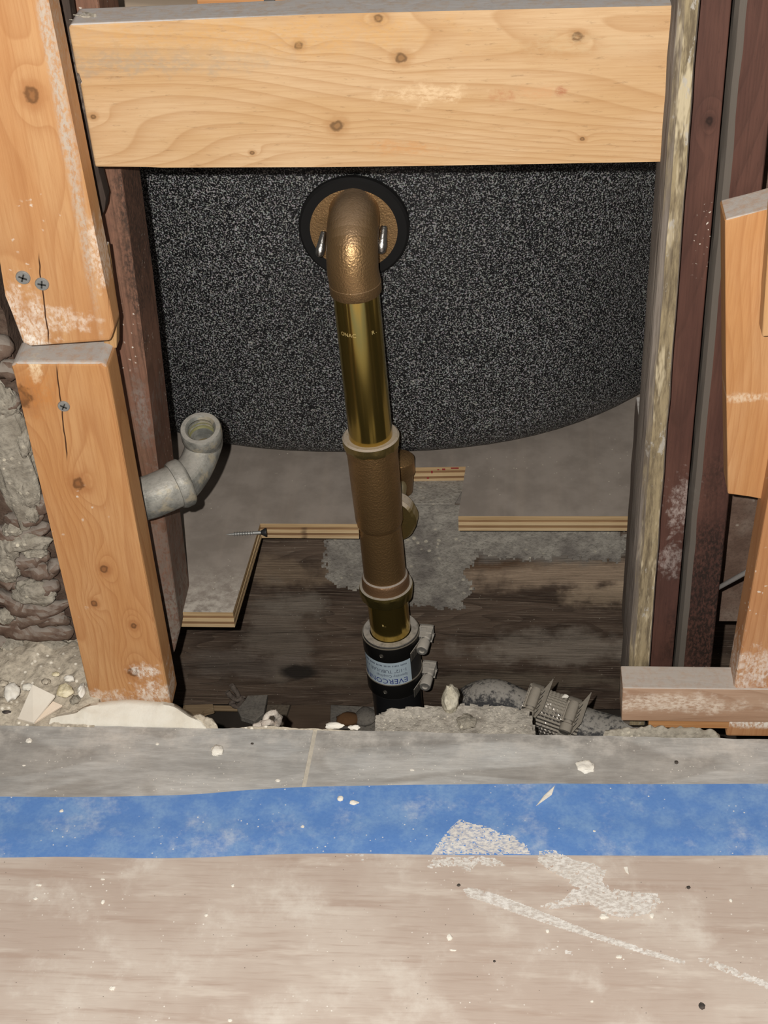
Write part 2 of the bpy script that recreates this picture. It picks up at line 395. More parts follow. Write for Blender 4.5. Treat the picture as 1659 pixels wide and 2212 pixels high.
# ---- blue tape with wavy edges, draped over tile and board
def tape_mat():
    t = NT('blue_painters_tape'); P = t.obj; s = t.sep(P)
    a = t.noise(P, 34.0, 5.0, 0.65); b = t.noise(t.scale(P, (1.0, 1.0, 1.0)), 420.0, 2.0, 0.6)
    col = t.mix(t.map(a, 0.40, 0.66), (0.115, 0.25, 0.57), (0.195, 0.34, 0.61))
    c = t.noise(t.add(P, (2, 9, 0)), 22.0, 7.0, 0.72)
    col = t.mix(t.map(c, 0.50, 0.74, 0.0, 0.75), col, (0.50, 0.57, 0.68))
    col = t.mix(t.map(b, 0.35, 0.6, 0.22, 0.0), col, (0.07, 0.18, 0.50))
    v = t.vor(P, 190.0); g = t.map(t.noise(P, 20.0, 2.0), 0.5, 0.62)
    col = t.mix(t.math('MULTIPLY', t.map(v, 0.07, 0.15, 1.0, 0.0), g), col, (0.74, 0.74, 0.74))
    t.bump(b, 0.2, 0.0004); return t.fin(col, 0.6, 0.0, 0.35)
top = [(-330, 1724), (-160, 1722), (0, 1722), (140, 1723), (300, 1721), (420, 1717), (520, 1709), (640, 1702), (760, 1699), (960, 1696), (1200, 1694), (1450, 1695), (1659, 1694), (1830, 1694), (2000, 1695)]
bot = [(-330, 1856), (-160, 1856), (0, 1855), (140, 1853), (300, 1856), (420, 1855), (520, 1851), (640, 1847), (760, 1846), (960, 1849), (1200, 1850), (1450, 1851), (1659, 1850), (1830, 1850), (2000, 1850)]
bm = bmesh.new(); grid = []
tp = spline([V((a, b, 0)) for a, b in top], 6); bt = spline([V((a, b, 0)) for a, b in bot], 6)
for a, b in zip(tp, bt):
    row = []
    for k in range(13):
        q = a.lerp(b, k / 12); p = atZ(q.x, q.y, 0); sm = min(1, max(0, ((s0 + (s1 - s0) * ((p.x - s0.x) / (s1.x - s0.x))).y + 0.012 - p.y) / 0.024))
        p.z = 0.0006 + (BZ + 0.0002) * sm * sm * (3 - 2 * sm) + 0.0004 * max(0, nz(p.x * 14, p.y * 30, 2.0)) + 0.0005 * max(0, 1 - k / 1.5) * max(0, nz(p.x * 9, 4, 2.0)); row.append(bm.verts.new(p))
    grid.append(row)
for i in range(len(grid) - 1):
    for k in range(12): bm.faces.new((grid[i][k], grid[i + 1][k], grid[i + 1][k + 1], grid[i][k + 1]))
r = bmesh.ops.extrude_face_region(bm, geom=list(bm.faces))
for e in r['geom']:
    if isinstance(e, bmesh.types.BMVert): e.co.z -= 0.0004
o = mesh('painters_tape', bm, tape_mat(), org=V((0, 0.68, 0)), smooth=40)
tag(o, 'strip of blue painter\'s tape scuffed with plaster dust across the floor seam', 'tape')

# ---- bottom plate, plywood subfloor, joist
TAN = ((0.64, 0.345, 0.135), (0.60, 0.30, 0.105), (0.43, 0.175, 0.055))
# subfloor of stacked plies
ply_out = [(300, 1320), (503, 1323), (562, 1131), (774, 1132), (772, 1012), (1006, 1008), (990, 1115), (1356, 1115)]
PL = pxZ(ply_out, ZS)
PL = [V((-0.62, PL[0].y, ZS))] + PL[1:] + [V((0.62, PL[-1].y + 0.004, ZS)), V((0.62, 2.35, ZS)), V((-0.62, 2.35, ZS))]
sub = thing('subfloor_sheet', 'grey-dusted plywood subfloor sheet with notched edge beneath the black tub', 'plywood', (0, 1.3, ZS - 0.018))
def ply_mat():
    t = NT('plywood_face_dusty'); P = t.obj
    a = t.noise(t.scale(P, (60.0, 3.0, 1.0)), 1.0, 4.0, 0.6); b = t.noise(P, 25.0, 4.0, 0.6)
    col = t.mix(t.map(b, 0.35, 0.65), (0.235, 0.200, 0.172), (0.30, 0.258, 0.225))
    col = t.mix(t.map(a, 0.45, 0.75, 0.0, 0.30), col, (0.36, 0.30, 0.25))
    v = t.vor(P, 150.0); col = t.mix(t.math('MULTIPLY', t.map(v, 0.06, 0.13, 1.0, 0.0), t.map(t.noise(P, 12.0, 2.0), 0.50, 0.62)), col, (0.50, 0.45, 0.37))
    c = t.noise(P, 90.0, 4.0, 0.7); s = t.sep(P)      # sawdust gathered on the front tongue
    col = t.mix(t.math('MULTIPLY', t.map(s[1], -0.16, -0.24, 0.0, 1.0), t.map(c, 0.35, 0.65)), col, (0.50, 0.455, 0.40))
    edge = t.map(t.nrmz(), 0.4, 0.6, 1.0, 0.0)
    e = t.noise(t.scale(P, (12.0, 12.0, 500.0)), 1.0, 3.0, 0.6)
    ec = t.mix(t.map(e, 0.35, 0.65), (0.50, 0.35, 0.19), (0.36, 0.235, 0.12))
    return t.fin(t.mix(edge, col, ec), 0.85, 0.0, 0.2)
def edge_mat(n, a, b):
    t = NT(n); P = t.obj; e = t.noise(t.scale(P, (14.0, 14.0, 300.0)), 1.0, 4.0, 0.7); g = t.noise(t.scale(P, (30.0, 30.0, 20.0)), 1.0, 2.0)
    col = t.mix(t.map(e, 0.35, 0.65), a, b); col = t.mix(t.map(g, 0.66, 0.70, 0.0, 0.8), col, (0.07, 0.04, 0.025)); return t.fin(col, 0.85, 0.0, 0.2)
MP = [ply_mat(), edge_mat('ply_brown', (0.30, 0.185, 0.095), (0.20, 0.11, 0.055)), edge_mat('ply_pale', (0.56, 0.42, 0.25), (0.47, 0.33, 0.18)),
      edge_mat('ply_brown_deep', (0.27, 0.16, 0.08), (0.18, 0.10, 0.05)), edge_mat('ply_pale_low', (0.54, 0.40, 0.24), (0.42, 0.29, 0.16))]
th = [0.0042, 0.0032, 0.0034, 0.0032, 0.0034]; z = ZS
for i, (h, m) in enumerate(zip(th, MP)):
    ins = (0.0, 0.0008, 0.0, 0.0006, 0.0002)[i]
    pts = [V((p.x - (ins if k in (2, 3) else 0) + (ins if k in (4, 5) else 0), p.y + (ins if k < 9 else 0), z)) for k, p in enumerate(PL)]
    bm = prism(pts, (0, 0, -h * 0.985)); mesh('ply', bm, m, sub, org=V((0, 1.20, z))); z -= h
# red marking-chalk dashes on the notch edge
bm = bmesh.new()
for (a, b, c, d) in ((915, 1013, 948, 1014), (932, 1014, 934, 1023), (956, 1012, 961, 1014), (975, 1010, 990, 1011), (923, 1031, 926, 1034)):
    p = atY(a, b, PL[5].y); q = atY(c, d, PL[5].y); y = PL[5].y - 0.0004
    box(((p.x + q.x) / 2, y, (p.z + q.z) / 2), (abs(q.x - p.x) + .0008, 0.0008, abs(q.z - p.z) + .0008), bm=bm)
tag(mesh('chalk_mark', bm, plain('red_marker', (0.26, 0.03, 0.03), 0.8), sub), kind='stuff')

# joist
JY = 1.137; JT = -0.0312
jl = V((-0.75, JY, -0.2)); Jz = atY(600, 1523, JY).z
def joist_mat(org):
    L = lambda px, py: tuple(atY(px, py, JY) - org)
    t = NT('old_dark_joist'); P = t.obj; s = t.sep(P)
    Q = t.comb(t.math('MULTIPLY', s[0], 3.5), t.math('MULTIPLY', s[1], 8.0), t.math('MULTIPLY', s[2], 26.0))
    f = t.noise(Q, 1.0, 2.0, 0.4); fr = t.math('FRACT', t.math('MULTIPLY', f, 16.0)); ln = t.math('POWER', fr, 2.0)
    fb = t.noise(t.comb(t.math('MULTIPLY', s[0], 22.0), s[1], t.math('MULTIPLY', s[2], 700.0)), 1.0, 4.0, 0.7)
    b = t.noise(t.comb(t.math('MULTIPLY', s[0], 5.0), s[1], t.math('MULTIPLY', s[2], 22.0)), 1.0, 3.0, 0.6)
    col = t.mix(t.map(b, 0.35, 0.65), (0.056, 0.036, 0.026), (0.128, 0.090, 0.066))
    col = t.mix(t.map(fb, 0.50, 0.70, 0.0, 0.75), col, (0.265, 0.210, 0.165))
    col = t.mix(t.math('MULTIPLY', ln, 0.45), col, (0.022, 0.014, 0.010))
    wr = t.map(fb, 0.3, 0.58, 0.55, 1.0)
    for (px, py, rx, rz, c, k) in ((1250, 1240, 0.115, 0.020, (0.36, 0.265, 0.19), 0.95), (1330, 1282, 0.05, 0.016, (0.36, 0.27, 0.19), 0.9), (1060, 1215, 0.04, 0.010, (0.10, 0.055, 0.03), 0.9),
                                   (1240, 1400, 0.10, 0.020, (0.235, 0.195, 0.16), 0.9), (610, 1235, 0.045, 0.018, (0.24, 0.175, 0.12), 0.7), (600, 1370, 0.035, 0.05, (0.19, 0.155, 0.125), 0.75),
                                   (650, 1310, 0.03, 0.014, (0.24, 0.205, 0.17), 0.6), (520, 1440, 0.08, 0.02, (0.15, 0.12, 0.10), 0.7), (1180, 1178, 0.12, 0.018, (0.215, 0.195, 0.175), 0.95), (1050, 1470, 0.16, 0.012, (0.17, 0.135, 0.10), 0.7)):
        m = t.spot(P, L(px, py), (rx, 0.05, rz), 0.75, 30.0, 0.5); col = t.mix(t.math('MULTIPLY', t.math('MULTIPLY', m, k), wr), col, c)
    col = t.mix(t.spot(P, L(645, 1450), (0.018, 0.05, 0.011), 0.2, 60.0, 0.3), col, (0.030, 0.024, 0.020))
    v = t.vor(P, 130.0); col = t.mix(t.math('MULTIPLY', t.map(v, 0.05, 0.10, 1.0, 0.0), 0.6), col, (0.34, 0.30, 0.25))
    col = t.dust(col, (0.22, 0.20, 0.18), 0.95)
    t.bump(t.math('SUBTRACT', fb, t.math('MULTIPLY', ln, 0.7)), 0.6, 0.0025)
    return t.fin(col, 0.9, 0.0, 0.2)
jo = V((0, JY, -0.15))
bm = bmesh.new()
# face subdivided so the old timber is slightly uneven
nx, nzz = 90, 14; gr = []
for i in range(nx + 1):
    x = -0.75 + 1.5 * i / nx; r_ = []
    for j in range(nzz + 1):
        zz = Jz + 0.0015 * nz(x * 20, 3, 1) + (JT - Jz) * j / nzz
        r_.append(bm.verts.new((x, JY + 0.0015 * nz(x * 9, zz * 60, 0.4) + 0.0008 * nz(x * 25, zz * 200, 4.4), zz)))
    gr.append(r_)
for i in range(nx):
    for j in range(nzz): bm.faces.new((gr[i][j], gr[i + 1][j], gr[i + 1][j + 1], gr[i][j + 1]))
bk = [[bm.verts.new((v.co.x, JY + 0.085, v.co.z)) for v in (g[0], g[-1])] for g in gr]
for i in range(nx):
    bm.faces.new((gr[i][-1], gr[i + 1][-1], bk[i + 1][1], bk[i][1])); bm.faces.new((gr[i][0], bk[i][0], bk[i + 1][0], gr[i + 1][0]))
    bm.faces.new((bk[i][0], bk[i][1], bk[i + 1][1], bk[i + 1][0]))
joist = mesh('floor_joist', bm, joist_mat(jo), org=jo)
tag(joist, 'rough dark brown old floor joist running behind the drain pipe', 'joist')
M_patch = stone('grey_joist_mortar', (0.235, 0.213, 0.188), (0.325, 0.30, 0.262), (0.15, 0.132, 0.12), 60.0, 1.0, extra=((110.0, 0.5, (0.42, 0.38, 0.31)),))
pp = pxY([(692, 1148), (700, 1172), (693, 1200), (700, 1235), (694, 1262), (735, 1270), (790, 1280), (850, 1305), (930, 1312), (1014, 1322), (1018, 1295), (1026, 1262), (1022, 1235), (1030, 1205), (1150, 1210), (1350, 1214), (1360, 1150), (1350, 1120), (700, 1120)], JY)
for p in pp: p.z = JT if proj(p)[1] < 1149 else min(p.z, JT)
bm = film(pp, 0.0022, lambda x, y, e: e > 0.003 + 0.004 * nz(x * 160, y * 160, 3.0) + 0.016 * max(0.0, nz(x * 45, y * 45, 8.0)) + 0.006 * nz(x * 420, y * 420, 1.0) or y > -0.008, lambda x, y: 0.0022 + 0.0008 * nz(x * 120, y * 120, 1.0) + 0.0008 * nz(x * 300, y * 300, 5.0), up=V((0, -1, 0)), ax=V((1, 0, 0)))
mesh('mortar_patch', bm, M_patch, joist, smooth=50)
# mortar filling on top of the joist inside the plywood notch
a = PL[4]; b = PL[5]
bm = prism([V((a.x - 0.005, a.y - 0.004, JT)), V((b.x + 0.004, b.y + 0.006, JT)), V((b.x - 0.01, JY - 0.002, JT)), V((-0.19, JY - 0.002, JT))], (0, 0, 0.0016), 0.0006)
mesh('mortar_bed', bm, M_patch, joist)

# ================================================================== BATHTUB
TX = -0.13; TY = 1.154
def tub_ring(z, ins, n=120, dx=0.0):
    a = 0.45 - ins * 0.45; pts = []
    for i in range(n):
        th_ = 2 * math.pi * i / n; c, s = math.cos(th_), math.sin(th_)
        x = a * math.copysign(abs(c) ** (2 / 2.5), c)
        L = (0.60 - ins) if s < 0 else (0.55 - ins)
        y = L * math.copysign(abs(s), s)
        pts.append(V((TX + x, TY + 0.60 + y, z)))
    return pts
def loft(rings, capb=True, capt=False):
    bm = bmesh.new(); R = [[bm.verts.new(p) for p in r] for r in rings]; n = len(R[0])
    for k in range(len(R) - 1):
        for i in range(n): bm.faces.new((R[k][i], R[k][(i + 1) % n], R[k + 1][(i + 1) % n], R[k + 1][i]))
    if capb: bm.faces.new(R[-1])
    if capt: bm.faces.new(R[0])
    return bm
def tub_mat():
    t = NT('black_textured_tub_underside'); P = t.obj
    a = t.noise(P, 760.0, 1.0, 0.5, dist=0.4); c = t.noise(t.add(P, (4, 2, 9)), 560.0, 1.0, 0.5, col=True); b = t.noise(P, 6.0, 2.0)
    hi = t.mix(0.40, (0.44, 0.44, 0.44), c, 'MULTIPLY'); 
    col = t.mix(t.map(a, 0.47, 0.70), (0.006, 0.006, 0.007), hi)
    col = t.mix(t.map(b, 0.35, 0.65, 0.0, 0.20), col, (0.008, 0.008, 0.009))
    t.bump(a, 0.35, 0.0010)
    return t.fin(col, 0.5, 0.0, 0.4)
tub = thing('bathtub', 'black textured bathtub end seen from behind through the wall opening', 'bathtub', (TX, TY + 0.55, ZS))
prof = [(0.425, -0.012), (0.36, -0.004), (0.30, 0.0), (0.20, 0.003), (0.12, 0.006), (0.06, 0.009), (0.035, 0.011), (0.020, 0.0135), (0.009, 0.0175), (0.001, 0.023), (-0.005, 0.030), (-0.009, 0.040), (-0.0112, 0.055), (-0.0118, 0.2)]
mesh('shell', loft([tub_ring(z, i) for z, i in prof]), tub_mat(), tub, smooth=60)
M_ename = plain('biscuit_enamel', (0.44, 0.345, 0.26), 0.25, 0.5, 0.05)
mesh('rim', loft([tub_ring(0.425, -0.008), tub_ring(0.428, -0.018), tub_ring(0.440, -0.018), tub_ring(0.444, -0.012), tub_ring(0.442, 0.03)], capb=False), M_ename, tub, smooth=60)
mesh('basin', loft([tub_ring(0.442, 0.03), tub_ring(0.25, 0.05), tub_ring(0.10, 0.075), tub_ring(0.06, 0.10), tub_ring(0.045, 0.16)]), M_ename, tub, smooth=60)
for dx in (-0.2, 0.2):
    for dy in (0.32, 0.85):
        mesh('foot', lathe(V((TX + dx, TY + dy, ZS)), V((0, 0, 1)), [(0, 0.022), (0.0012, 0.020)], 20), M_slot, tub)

# ================================================================== WASTE AND OVERFLOW
M_bronze = metal('cast_bronze', (0.43, 0.265, 0.125), 0.40, 0.80, 620.0, 0.42, 0.20, 0.5, (0.30, 0.22, 0.165), 30.0, lo=0.45, hi=0.9)
M_bronze2 = metal('cast_bronze_ribbed', (0.42, 0.25, 0.11), 0.38, 0.80, 560.0, 0.50, 0.25, 0.0, vs_=24.0)
M_brass = metal('polished_brass', (0.66, 0.48, 0.13), 0.15, 0.95, 0.0, 0.0, 0.25, 0.0, vs_=20.0, stretch=(1.0, 1.0, 0.25), dark=(0.42, 0.29, 0.075))
M_nut = metal('dusty_brass_nut', (0.50, 0.37, 0.14), 0.35, 0.9, 500.0, 0.2, 0.15, 0.97, (0.42, 0.35, 0.28), lo=0.25, hi=0.6)
M_silver = metal('bright_zinc', (0.62, 0.60, 0.57), 0.30, 1.0, 400.0, 0.3, 0.1)
M_rubber = plain('black_rubber', (0.009, 0.0085, 0.0085), 0.75, 0.2, 0.2, 60.0)
AXT = atY(770, 640, 1.098); AXB = atY(853, 1451, 1.088)
AD = (AXB - AXT).normalized()
def axs(py):
    """distance down the drain axis at which it crosses image row py"""
    lo, hi = -0.2, 0.8; py = py + 9 + (py - 621) * 0.012
    for _ in range(50):
        m = (lo + hi) / 2
        if proj(AXT + AD * m)[1] < py: lo = m
        else: hi = m
    return m
def rpx(py, w): return w * depth(AXT + AD * axs(py)) / F
waste = thing('bath_waste', 'brass and bronze bathtub waste and overflow pipe with dusty slip nuts', 'drain pipe', AXT + AD * axs(1340))
RE = rpx(600, 56)                              # elbow radius
RT = rpx(690, 50)                              # tube radius
sE = axs(621)
# overflow opening on the tub end
OC = V((AXT.x - 0.002, TY + 0.004, 0)); OC = V((atY(764, 497, 1.146).x, 1.146, atY(764, 497, 1.146).z))
n_t = V((0, -1, 0.03)).normalized()
def ringY(c, ro, ri, th_, name, mat, bev=0.0015, n=72, parent=waste):
    bm = lathe(c, n_t, [(0, ri), (th_ - bev, ri), (th_, ri + bev), (th_, ro - bev), (th_ - bev, ro), (0, ro)], n, cap=False)
    R = list(bm.verts); 
    for i in range(n): bm.faces.new((R[i], R[(i + 1) % n], R[5 * n + (i + 1) % n], R[5 * n + i]))
    return mesh(name, bm, mat, parent, smooth=40)
sc = depth(OC) / F
gask = ringY(OC - n_t * 0.024, 120 * sc, 60 * sc, 0.024, 'overflow_gasket', M_rubber, 0.002)
gask['label'] = 'thick black rubber ring'
bm = lathe(OC - n_t * 0.012, n_t, [(0, 97 * sc), (0.0105, 97 * sc), (0.012, 95 * sc), (0.0135, 0.0)], 72, cap=False)
fl_ = mesh('flange', bm, M_bronze, waste, smooth=40); fl_['label'] = 'round cast bronze overflow plate'
# elbow: horizontal throat turning down into the tube
ez = axs(522); top_pt = AXT + AD * ez
path = [V((top_pt.x - 0.001, OC.y + 0.004, top_pt.z + 0.004)), V((top_pt.x, OC.y - 0.012, top_pt.z + 0.005))]
RB = 0.030; cn = top_pt + V((0, 0, 0))
yc = cn.y + RB; zc = cn.z - RB + 0.006
for k in range(0, 11):
    a = math.radians(90 * k / 10); path.append(V((cn.x, yc - RB * math.sin(a), zc + RB * math.cos(a))))
pe = AXT + AD * sE
while path[-1].z - 0.008 > pe.z + 0.01:
    q = path[-1]; s_ = (q.z - 0.008 - AXT.z) / AD.z; path.append(AXT + AD * s_)
path.append(pe - AD * 0.0075)
bm = sweep(path, RE, 40, prof=lambda a, i: 1.0 + (0.05 * max(0, math.cos(a)) ** 6 if i < 10 else 0))
mesh('elbow', bm, M_bronze, waste, smooth=50)
bm = lathe(AXT, AD, [(sE - 0.010, RE * 0.98), (sE - 0.0092, RE * 1.015), (sE - 0.001, RE * 1.01), (sE, RE * 0.98), (sE, RT * 0.9)], 48, cap=False)
mesh('elbow_lip', bm, M_bronze, waste, smooth=40)
for (px0, py0, px1, py1, r) in ((699, 503, 690, 550, 0.0034), (829, 491, 823, 543, 0.0038)):
    a = atY(px0, py0, OC.y - 0.016); b = atY(px1, py1, OC.y - 0.026); d = (b - a).normalized(); L = (b - a).length
    bm = lathe(a, d, [(-0.002, 0), (-0.0012, r * 0.6), (0, r * 0.75), (L * .45, r * 0.95), (L * .75, r * 1.15), (L, r * 0.95), (L + 0.0018, r * 0.5), (L + 0.0022, 0)], 20, cap=False)
    q = mesh('dog_screw', bm, M_silver, waste, smooth=60); q['label'] = 'bright silver fixing dog'
# tube
tube_ = mesh('brass_tube', lathe(AXT, AD, [(sE - 0.01, RT), (axs(960), RT)], 64), M_brass, waste, smooth=40)
def cyl(name, mat, rows, n=48, fn=None, parent=waste, smooth=40, lbl=None):
    bm = lathe(AXT, AD, [(axs(y) + e, rpx(y, wd)) for (y, wd, e) in rows], n, fn=fn)
    q = mesh(name, bm, mat, parent, smooth=smooth)
    if lbl: q['label'] = lbl
    return q
sc9 = lambda a, s: 1.0
def nutfn(a, s): return 1.0 - 0.035 * max(0, math.cos(a * 8)) ** 0.5 if s > axs(936) else 1.0
bm = lathe(AXT, AD, [(axs(927), rpx(929, 51)), (axs(926), rpx(929, 58)), (axs(929), rpx(929, 62)), (axs(937), rpx(935, 62.5)), (axs(945), rpx(945, 61)), (axs(950), rpx(950, 56))], 96, fn=nutfn)
mesh('slip_nut', bm, M_nut, waste, smooth=40)
cyl('nut_seat', M_bronze2, [(948, 57, 0), (958, 57, 0), (958, 55.5, 0.0004)])
cyl('tee_body', M_bronze2, [(956, 55.5, 0), (1040, 53.5, 0), (1100, 51.5, 0), (1108, 51, 0), (1113, 49, 0), (1116, 46, 0)])
cyl('tee_spigot', M_bronze2, [(1110, 46.5, 0), (1180, 46, 0), (1229, 45.5, 0)])
M_dcol = metal('dusty_bronze_collar', (0.27, 0.15, 0.075), 0.45, 0.6, 500.0, 0.3, 0.2, 0.97, (0.36, 0.31, 0.265), lo=0.3, hi=0.6)
cyl('collar', M_dcol, [(1222, 46, 0), (1224, 49, 0), (1229, 51, 0), (1246, 52, 0), (1249, 53, 0)])
M_hex = metal('brass_hex_nut', (0.48, 0.37, 0.12), 0.30, 0.95, 300.0, 0.2, 0.2, 0.97, (0.36, 0.32, 0.27), lo=0.3, hi=0.6)
def hexfn(a, s): return 1.0 + 0.045 * (abs(math.cos(a * 5)) - 0.5) if s > axs(1252) else 1.0
bm = lathe(AXT, AD, [(axs(1243), rpx(1246, 52)), (axs(1244), rpx(1248, 57)), (axs(1248), rpx(1248, 58.5)), (axs(1253), rpx(1253, 58)), (axs(1266), rpx(1266, 55)), (axs(1267), rpx(1266, 46))], 100, fn=hexfn)
mesh('hex_nut', bm, M_hex, waste, smooth=20)
RL = rpx(1320, 44)
tail_ = mesh('tailpiece', lathe(AXT, AD, [(axs(1258), RL), (axs(1362), RL * 0.99)], 64), M_brass, waste, smooth=40)
# branch running back under the tub to the drain shoe
bp0 = AXT + AD * axs(1138)
M_br = metal('dull_brass_branch', (0.44, 0.36, 0.20), 0.4, 0.7, 0, 0, 0.2, 0.6, (0.34, 0.30, 0.25))
shp = atY(862, 1010, 1.152); bq = bp0 + V((0.004, 0.020, 0.002))
bm = sweep(spline([bp0 + V((0.002, 0.010, 0)), bq + V((0.003, 0.010, 0.006)), V((shp.x - 0.004, 1.143, -0.012)), V((shp.x - 0.002, 1.150, 0.010))], 8), 0.0120, 32); mesh('branch_tube', bm, M_br, waste, smooth=40)
bd = V((0.15, 1, 0.06)).normalized()
bm = lathe(bq, bd, [(-0.003, 0.020), (-0.003, 0.0265), (0.0, 0.0285), (0.010, 0.0285), (0.013, 0.0265), (0.013, 0.020)], 60, fn=lambda a, s: 1 + 0.03 * (abs(math.cos(a * 4)) - .5)); mesh('branch_nut', bm, M_nut, waste, smooth=30)
bm = lathe(V((shp.x, 1.150, -0.029)), V((0, 0, 1)), [(0, 0.009), (0.004, 0.0125), (0.024, 0.0135), (0.026, 0.015), (0.041, 0.015), (0.043, 0.012)], 48); mesh('drain_shoe', bm, M_bronze2, waste, smooth=40)
# lettering wrapped round a pipe
FV = (V((0, -1, 0)) - AD * V((0, -1, 0)).dot(AD)); FV = (CAMP - AXB); FV = (FV - AD * FV.dot(AD)).normalized(); RV = AD.cross(FV) * 1.0
if RV.x < 0: RV = -RV
def wrap(name, txt, size, r, th0, s0_, mat, parent, flip, squeeze=1.0, lift=0.00015):
    cu = bpy.data.curves.new('t', 'FONT'); cu.body = txt; cu.size = size; cu.resolution_u = 2; cu.extrude = 0
    to = bpy.data.objects.new('t', cu); COL.objects.link(to)
    dg = bpy.context.evaluated_depsgraph_get(); me = bpy.data.meshes.new_from_object(to.evaluated_get(dg))
    bpy.data.objects.remove(to); bpy.data.curves.remove(cu)
    bm = bmesh.new(); bm.from_mesh(me); bpy.data.meshes.remove(me)
    bmesh.ops.triangulate(bm, faces=bm.faces)
    bmesh.ops.subdivide_edges(bm, edges=[e for e in bm.edges if e.calc_length() > size * 0.25], cuts=1)
    g = -1.0 if flip else 1.0
    for v in bm.verts:
        a = th0 + g * v.co.x * squeeze / r; s = s0_ - g * v.co.y
        v.co = AXT + AD * s + (FV * math.cos(a) + RV * math.sin(a)) * (r + lift)
    return mesh(name, bm, mat, parent)
M_stamp = plain('stamped_letters', (0.62, 0.48, 0.20), 0.6, 0.3, 0.1)
wrap('stamp', 'ONAC', 0.0050, RT, -0.95, axs(694), M_stamp, tube_, False)
wrap('stamp', 'R .', 0.0050, RT, 0.50, axs(694), M_stamp, tube_, False)
wrap('stamp', 'R .', 0.0036, RL, -0.40, axs(1308), M_stamp, tail_, False)

# ================================================================== NO-HUB COUPLING
coup = thing('pipe_coupling', 'black shielded rubber pipe coupling with two worm clamps and blue-white label', 'pipe coupling', AXT + AD * axs(1455))
M_shield = metal('black_steel_band', (0.050, 0.048, 0.046), 0.32, 0.85, 0, 0, 0.3, 0.0)
M_ctop = plain('dusty_rubber_sleeve', (0.020, 0.019, 0.019), 0.55, 0.4, 0.2, 60.0, 0.97, (0.40, 0.365, 0.325), lo=0.3, hi=0.6)
R1 = rpx(1345, 61); R2 = rpx(1451, 59.5)
sT, sB = axs(1341), axs(1452)
bm = lathe(AXT, AD, [(sT + 0.004, RL * 1.0), (sT, RL * 1.03), (sT, R1 * 0.97), (sT + 0.001, R1 * 0.985), (sB, R1 * 0.985), (sB, R1 * 0.80)], 72, cap=False)
mesh('sleeve', bm, M_ctop, coup, smooth=40)
bands = []
for (ya, yb) in ((1345, 1373), (1421, 1450)):
    a_, b_ = axs(ya), axs(yb)
    bm = lathe(AXT, AD, [(a_, R1 * 0.985), (a_ - 0.0004, R1 * 1.005), (a_ + 0.0004, R1 * 1.02), (b_ - 0.0004, R1 * 1.02), (b_, R1 * 1.005), (b_, R1 * 0.985)], 72, cap=False)
    bd_ = mesh('band', bm, M_shield, coup, smooth=30); bands.append(bd_)
    e_ = mesh('band_edge', lathe(AXT, AD, [(a_ - 0.0006, R1 * 0.99), (a_ - 0.0006, R1 * 1.022), (a_ + 0.0002, R1 * 1.024), (a_ + 0.0002, R1 * 0.99)], 72, cap=False), metal('worn_edge', (0.42, 0.37, 0.30), 0.5, 0.6), bd_, smooth=30)
    sm_ = (a_ + b_) / 2
    th0 = -0.42; c = AXT + AD * sm_ + (FV * math.cos(th0) + RV * math.sin(th0)) * R1 * 1.02; nd = (FV * math.cos(th0) + RV * math.sin(th0))
    mesh('rivet', lathe(c, nd, [(-0.001, 0.0022), (0.0005, 0.0022), (0.0008, 0.0014), (0.0002, 0.001)], 16), metal('rivet_steel', (0.25, 0.23, 0.20), 0.4, 0.8), bd_, smooth=40)
    # worm housing: screw lies tangentially on the right-hand side
    th1 = 1.28; nd = FV * math.cos(th1) + RV * math.sin(th1); tg = FV * math.sin(th1) * 1.0 - RV * math.cos(th1) * 1.0
    hc = AXT + AD * (sm_ + 0.001) + nd * (R1 * 1.02 + 0.0052)
    M_worm = M_dworm if 'M_dworm' in globals() else metal('dusty_worm_screw', (0.42, 0.40, 0.37), 0.45, 0.7, 300.0, 0.3, 0.2, 0.95, (0.42, 0.385, 0.34), lo=0.1, hi=0.5)
    globals()['M_dworm'] = M_worm
    ws = mesh('worm_screw', lathe(hc - tg * 0.012, tg, [(0, 0.0035), (0.002, 0.0052), (0.010, 0.0052), (0.011, 0.0042), (0.013, 0.0042), (0.014, 0.0057), (0.025, 0.0057), (0.0262, 0.005), (0.0262, 0.003), (0.0245, 0.0025)], 24), M_worm, bd_, smooth=35)
    mx = Matrix((tg, AD, nd)).transposed()
    mesh('saddle', box(hc - nd * 0.0028 - tg * 0.006, (0.012, 0.0125, 0.004), mx, 0.0008), M_worm, bd_)
    mesh('saddle_wing', box(hc - tg * 0.012 - nd * 0.001, (0.009, 0.0105, 0.009), mx, 0.0022), M_worm, bd_, smooth=40)
    # free end of the strap, bent away towards the viewer, with punched slots
    pA = AXT + AD * (sm_ + 0.001) + (FV * math.cos(1.30) + RV * math.sin(1.30)) * R1 * 1.12; pB = AXT + AD * (sm_ + 0.001) + (FV * math.cos(0.50) + RV * math.sin(0.50)) * R1 * 1.26
    p0 = pA; dv = (pB - pA).normalized(); nn_ = AD.cross(dv).normalized()
    my = Matrix((dv, AD, nn_)).transposed(); Ls = (pB - pA).length
    st = mesh('strap_end', box(p0 + dv * Ls * 0.5 + AD * 0.0005, (Ls, 0.0105, 0.0007), my, 0.0003), metal('strap_steel', (0.30, 0.27, 0.235), 0.4, 0.7, 0, 0, 0.2, 0.9, (0.45, 0.41, 0.36)), bd_)
    for k in range(6):
        sl = mesh('slot', box(p0 + dv * (0.006 + k * 0.0036) + AD * 0.0012, (0.0013, 0.0068, 0.0012), Matrix.Rotation(0.25, 3, nn_) @ my), M_slot, bd_)
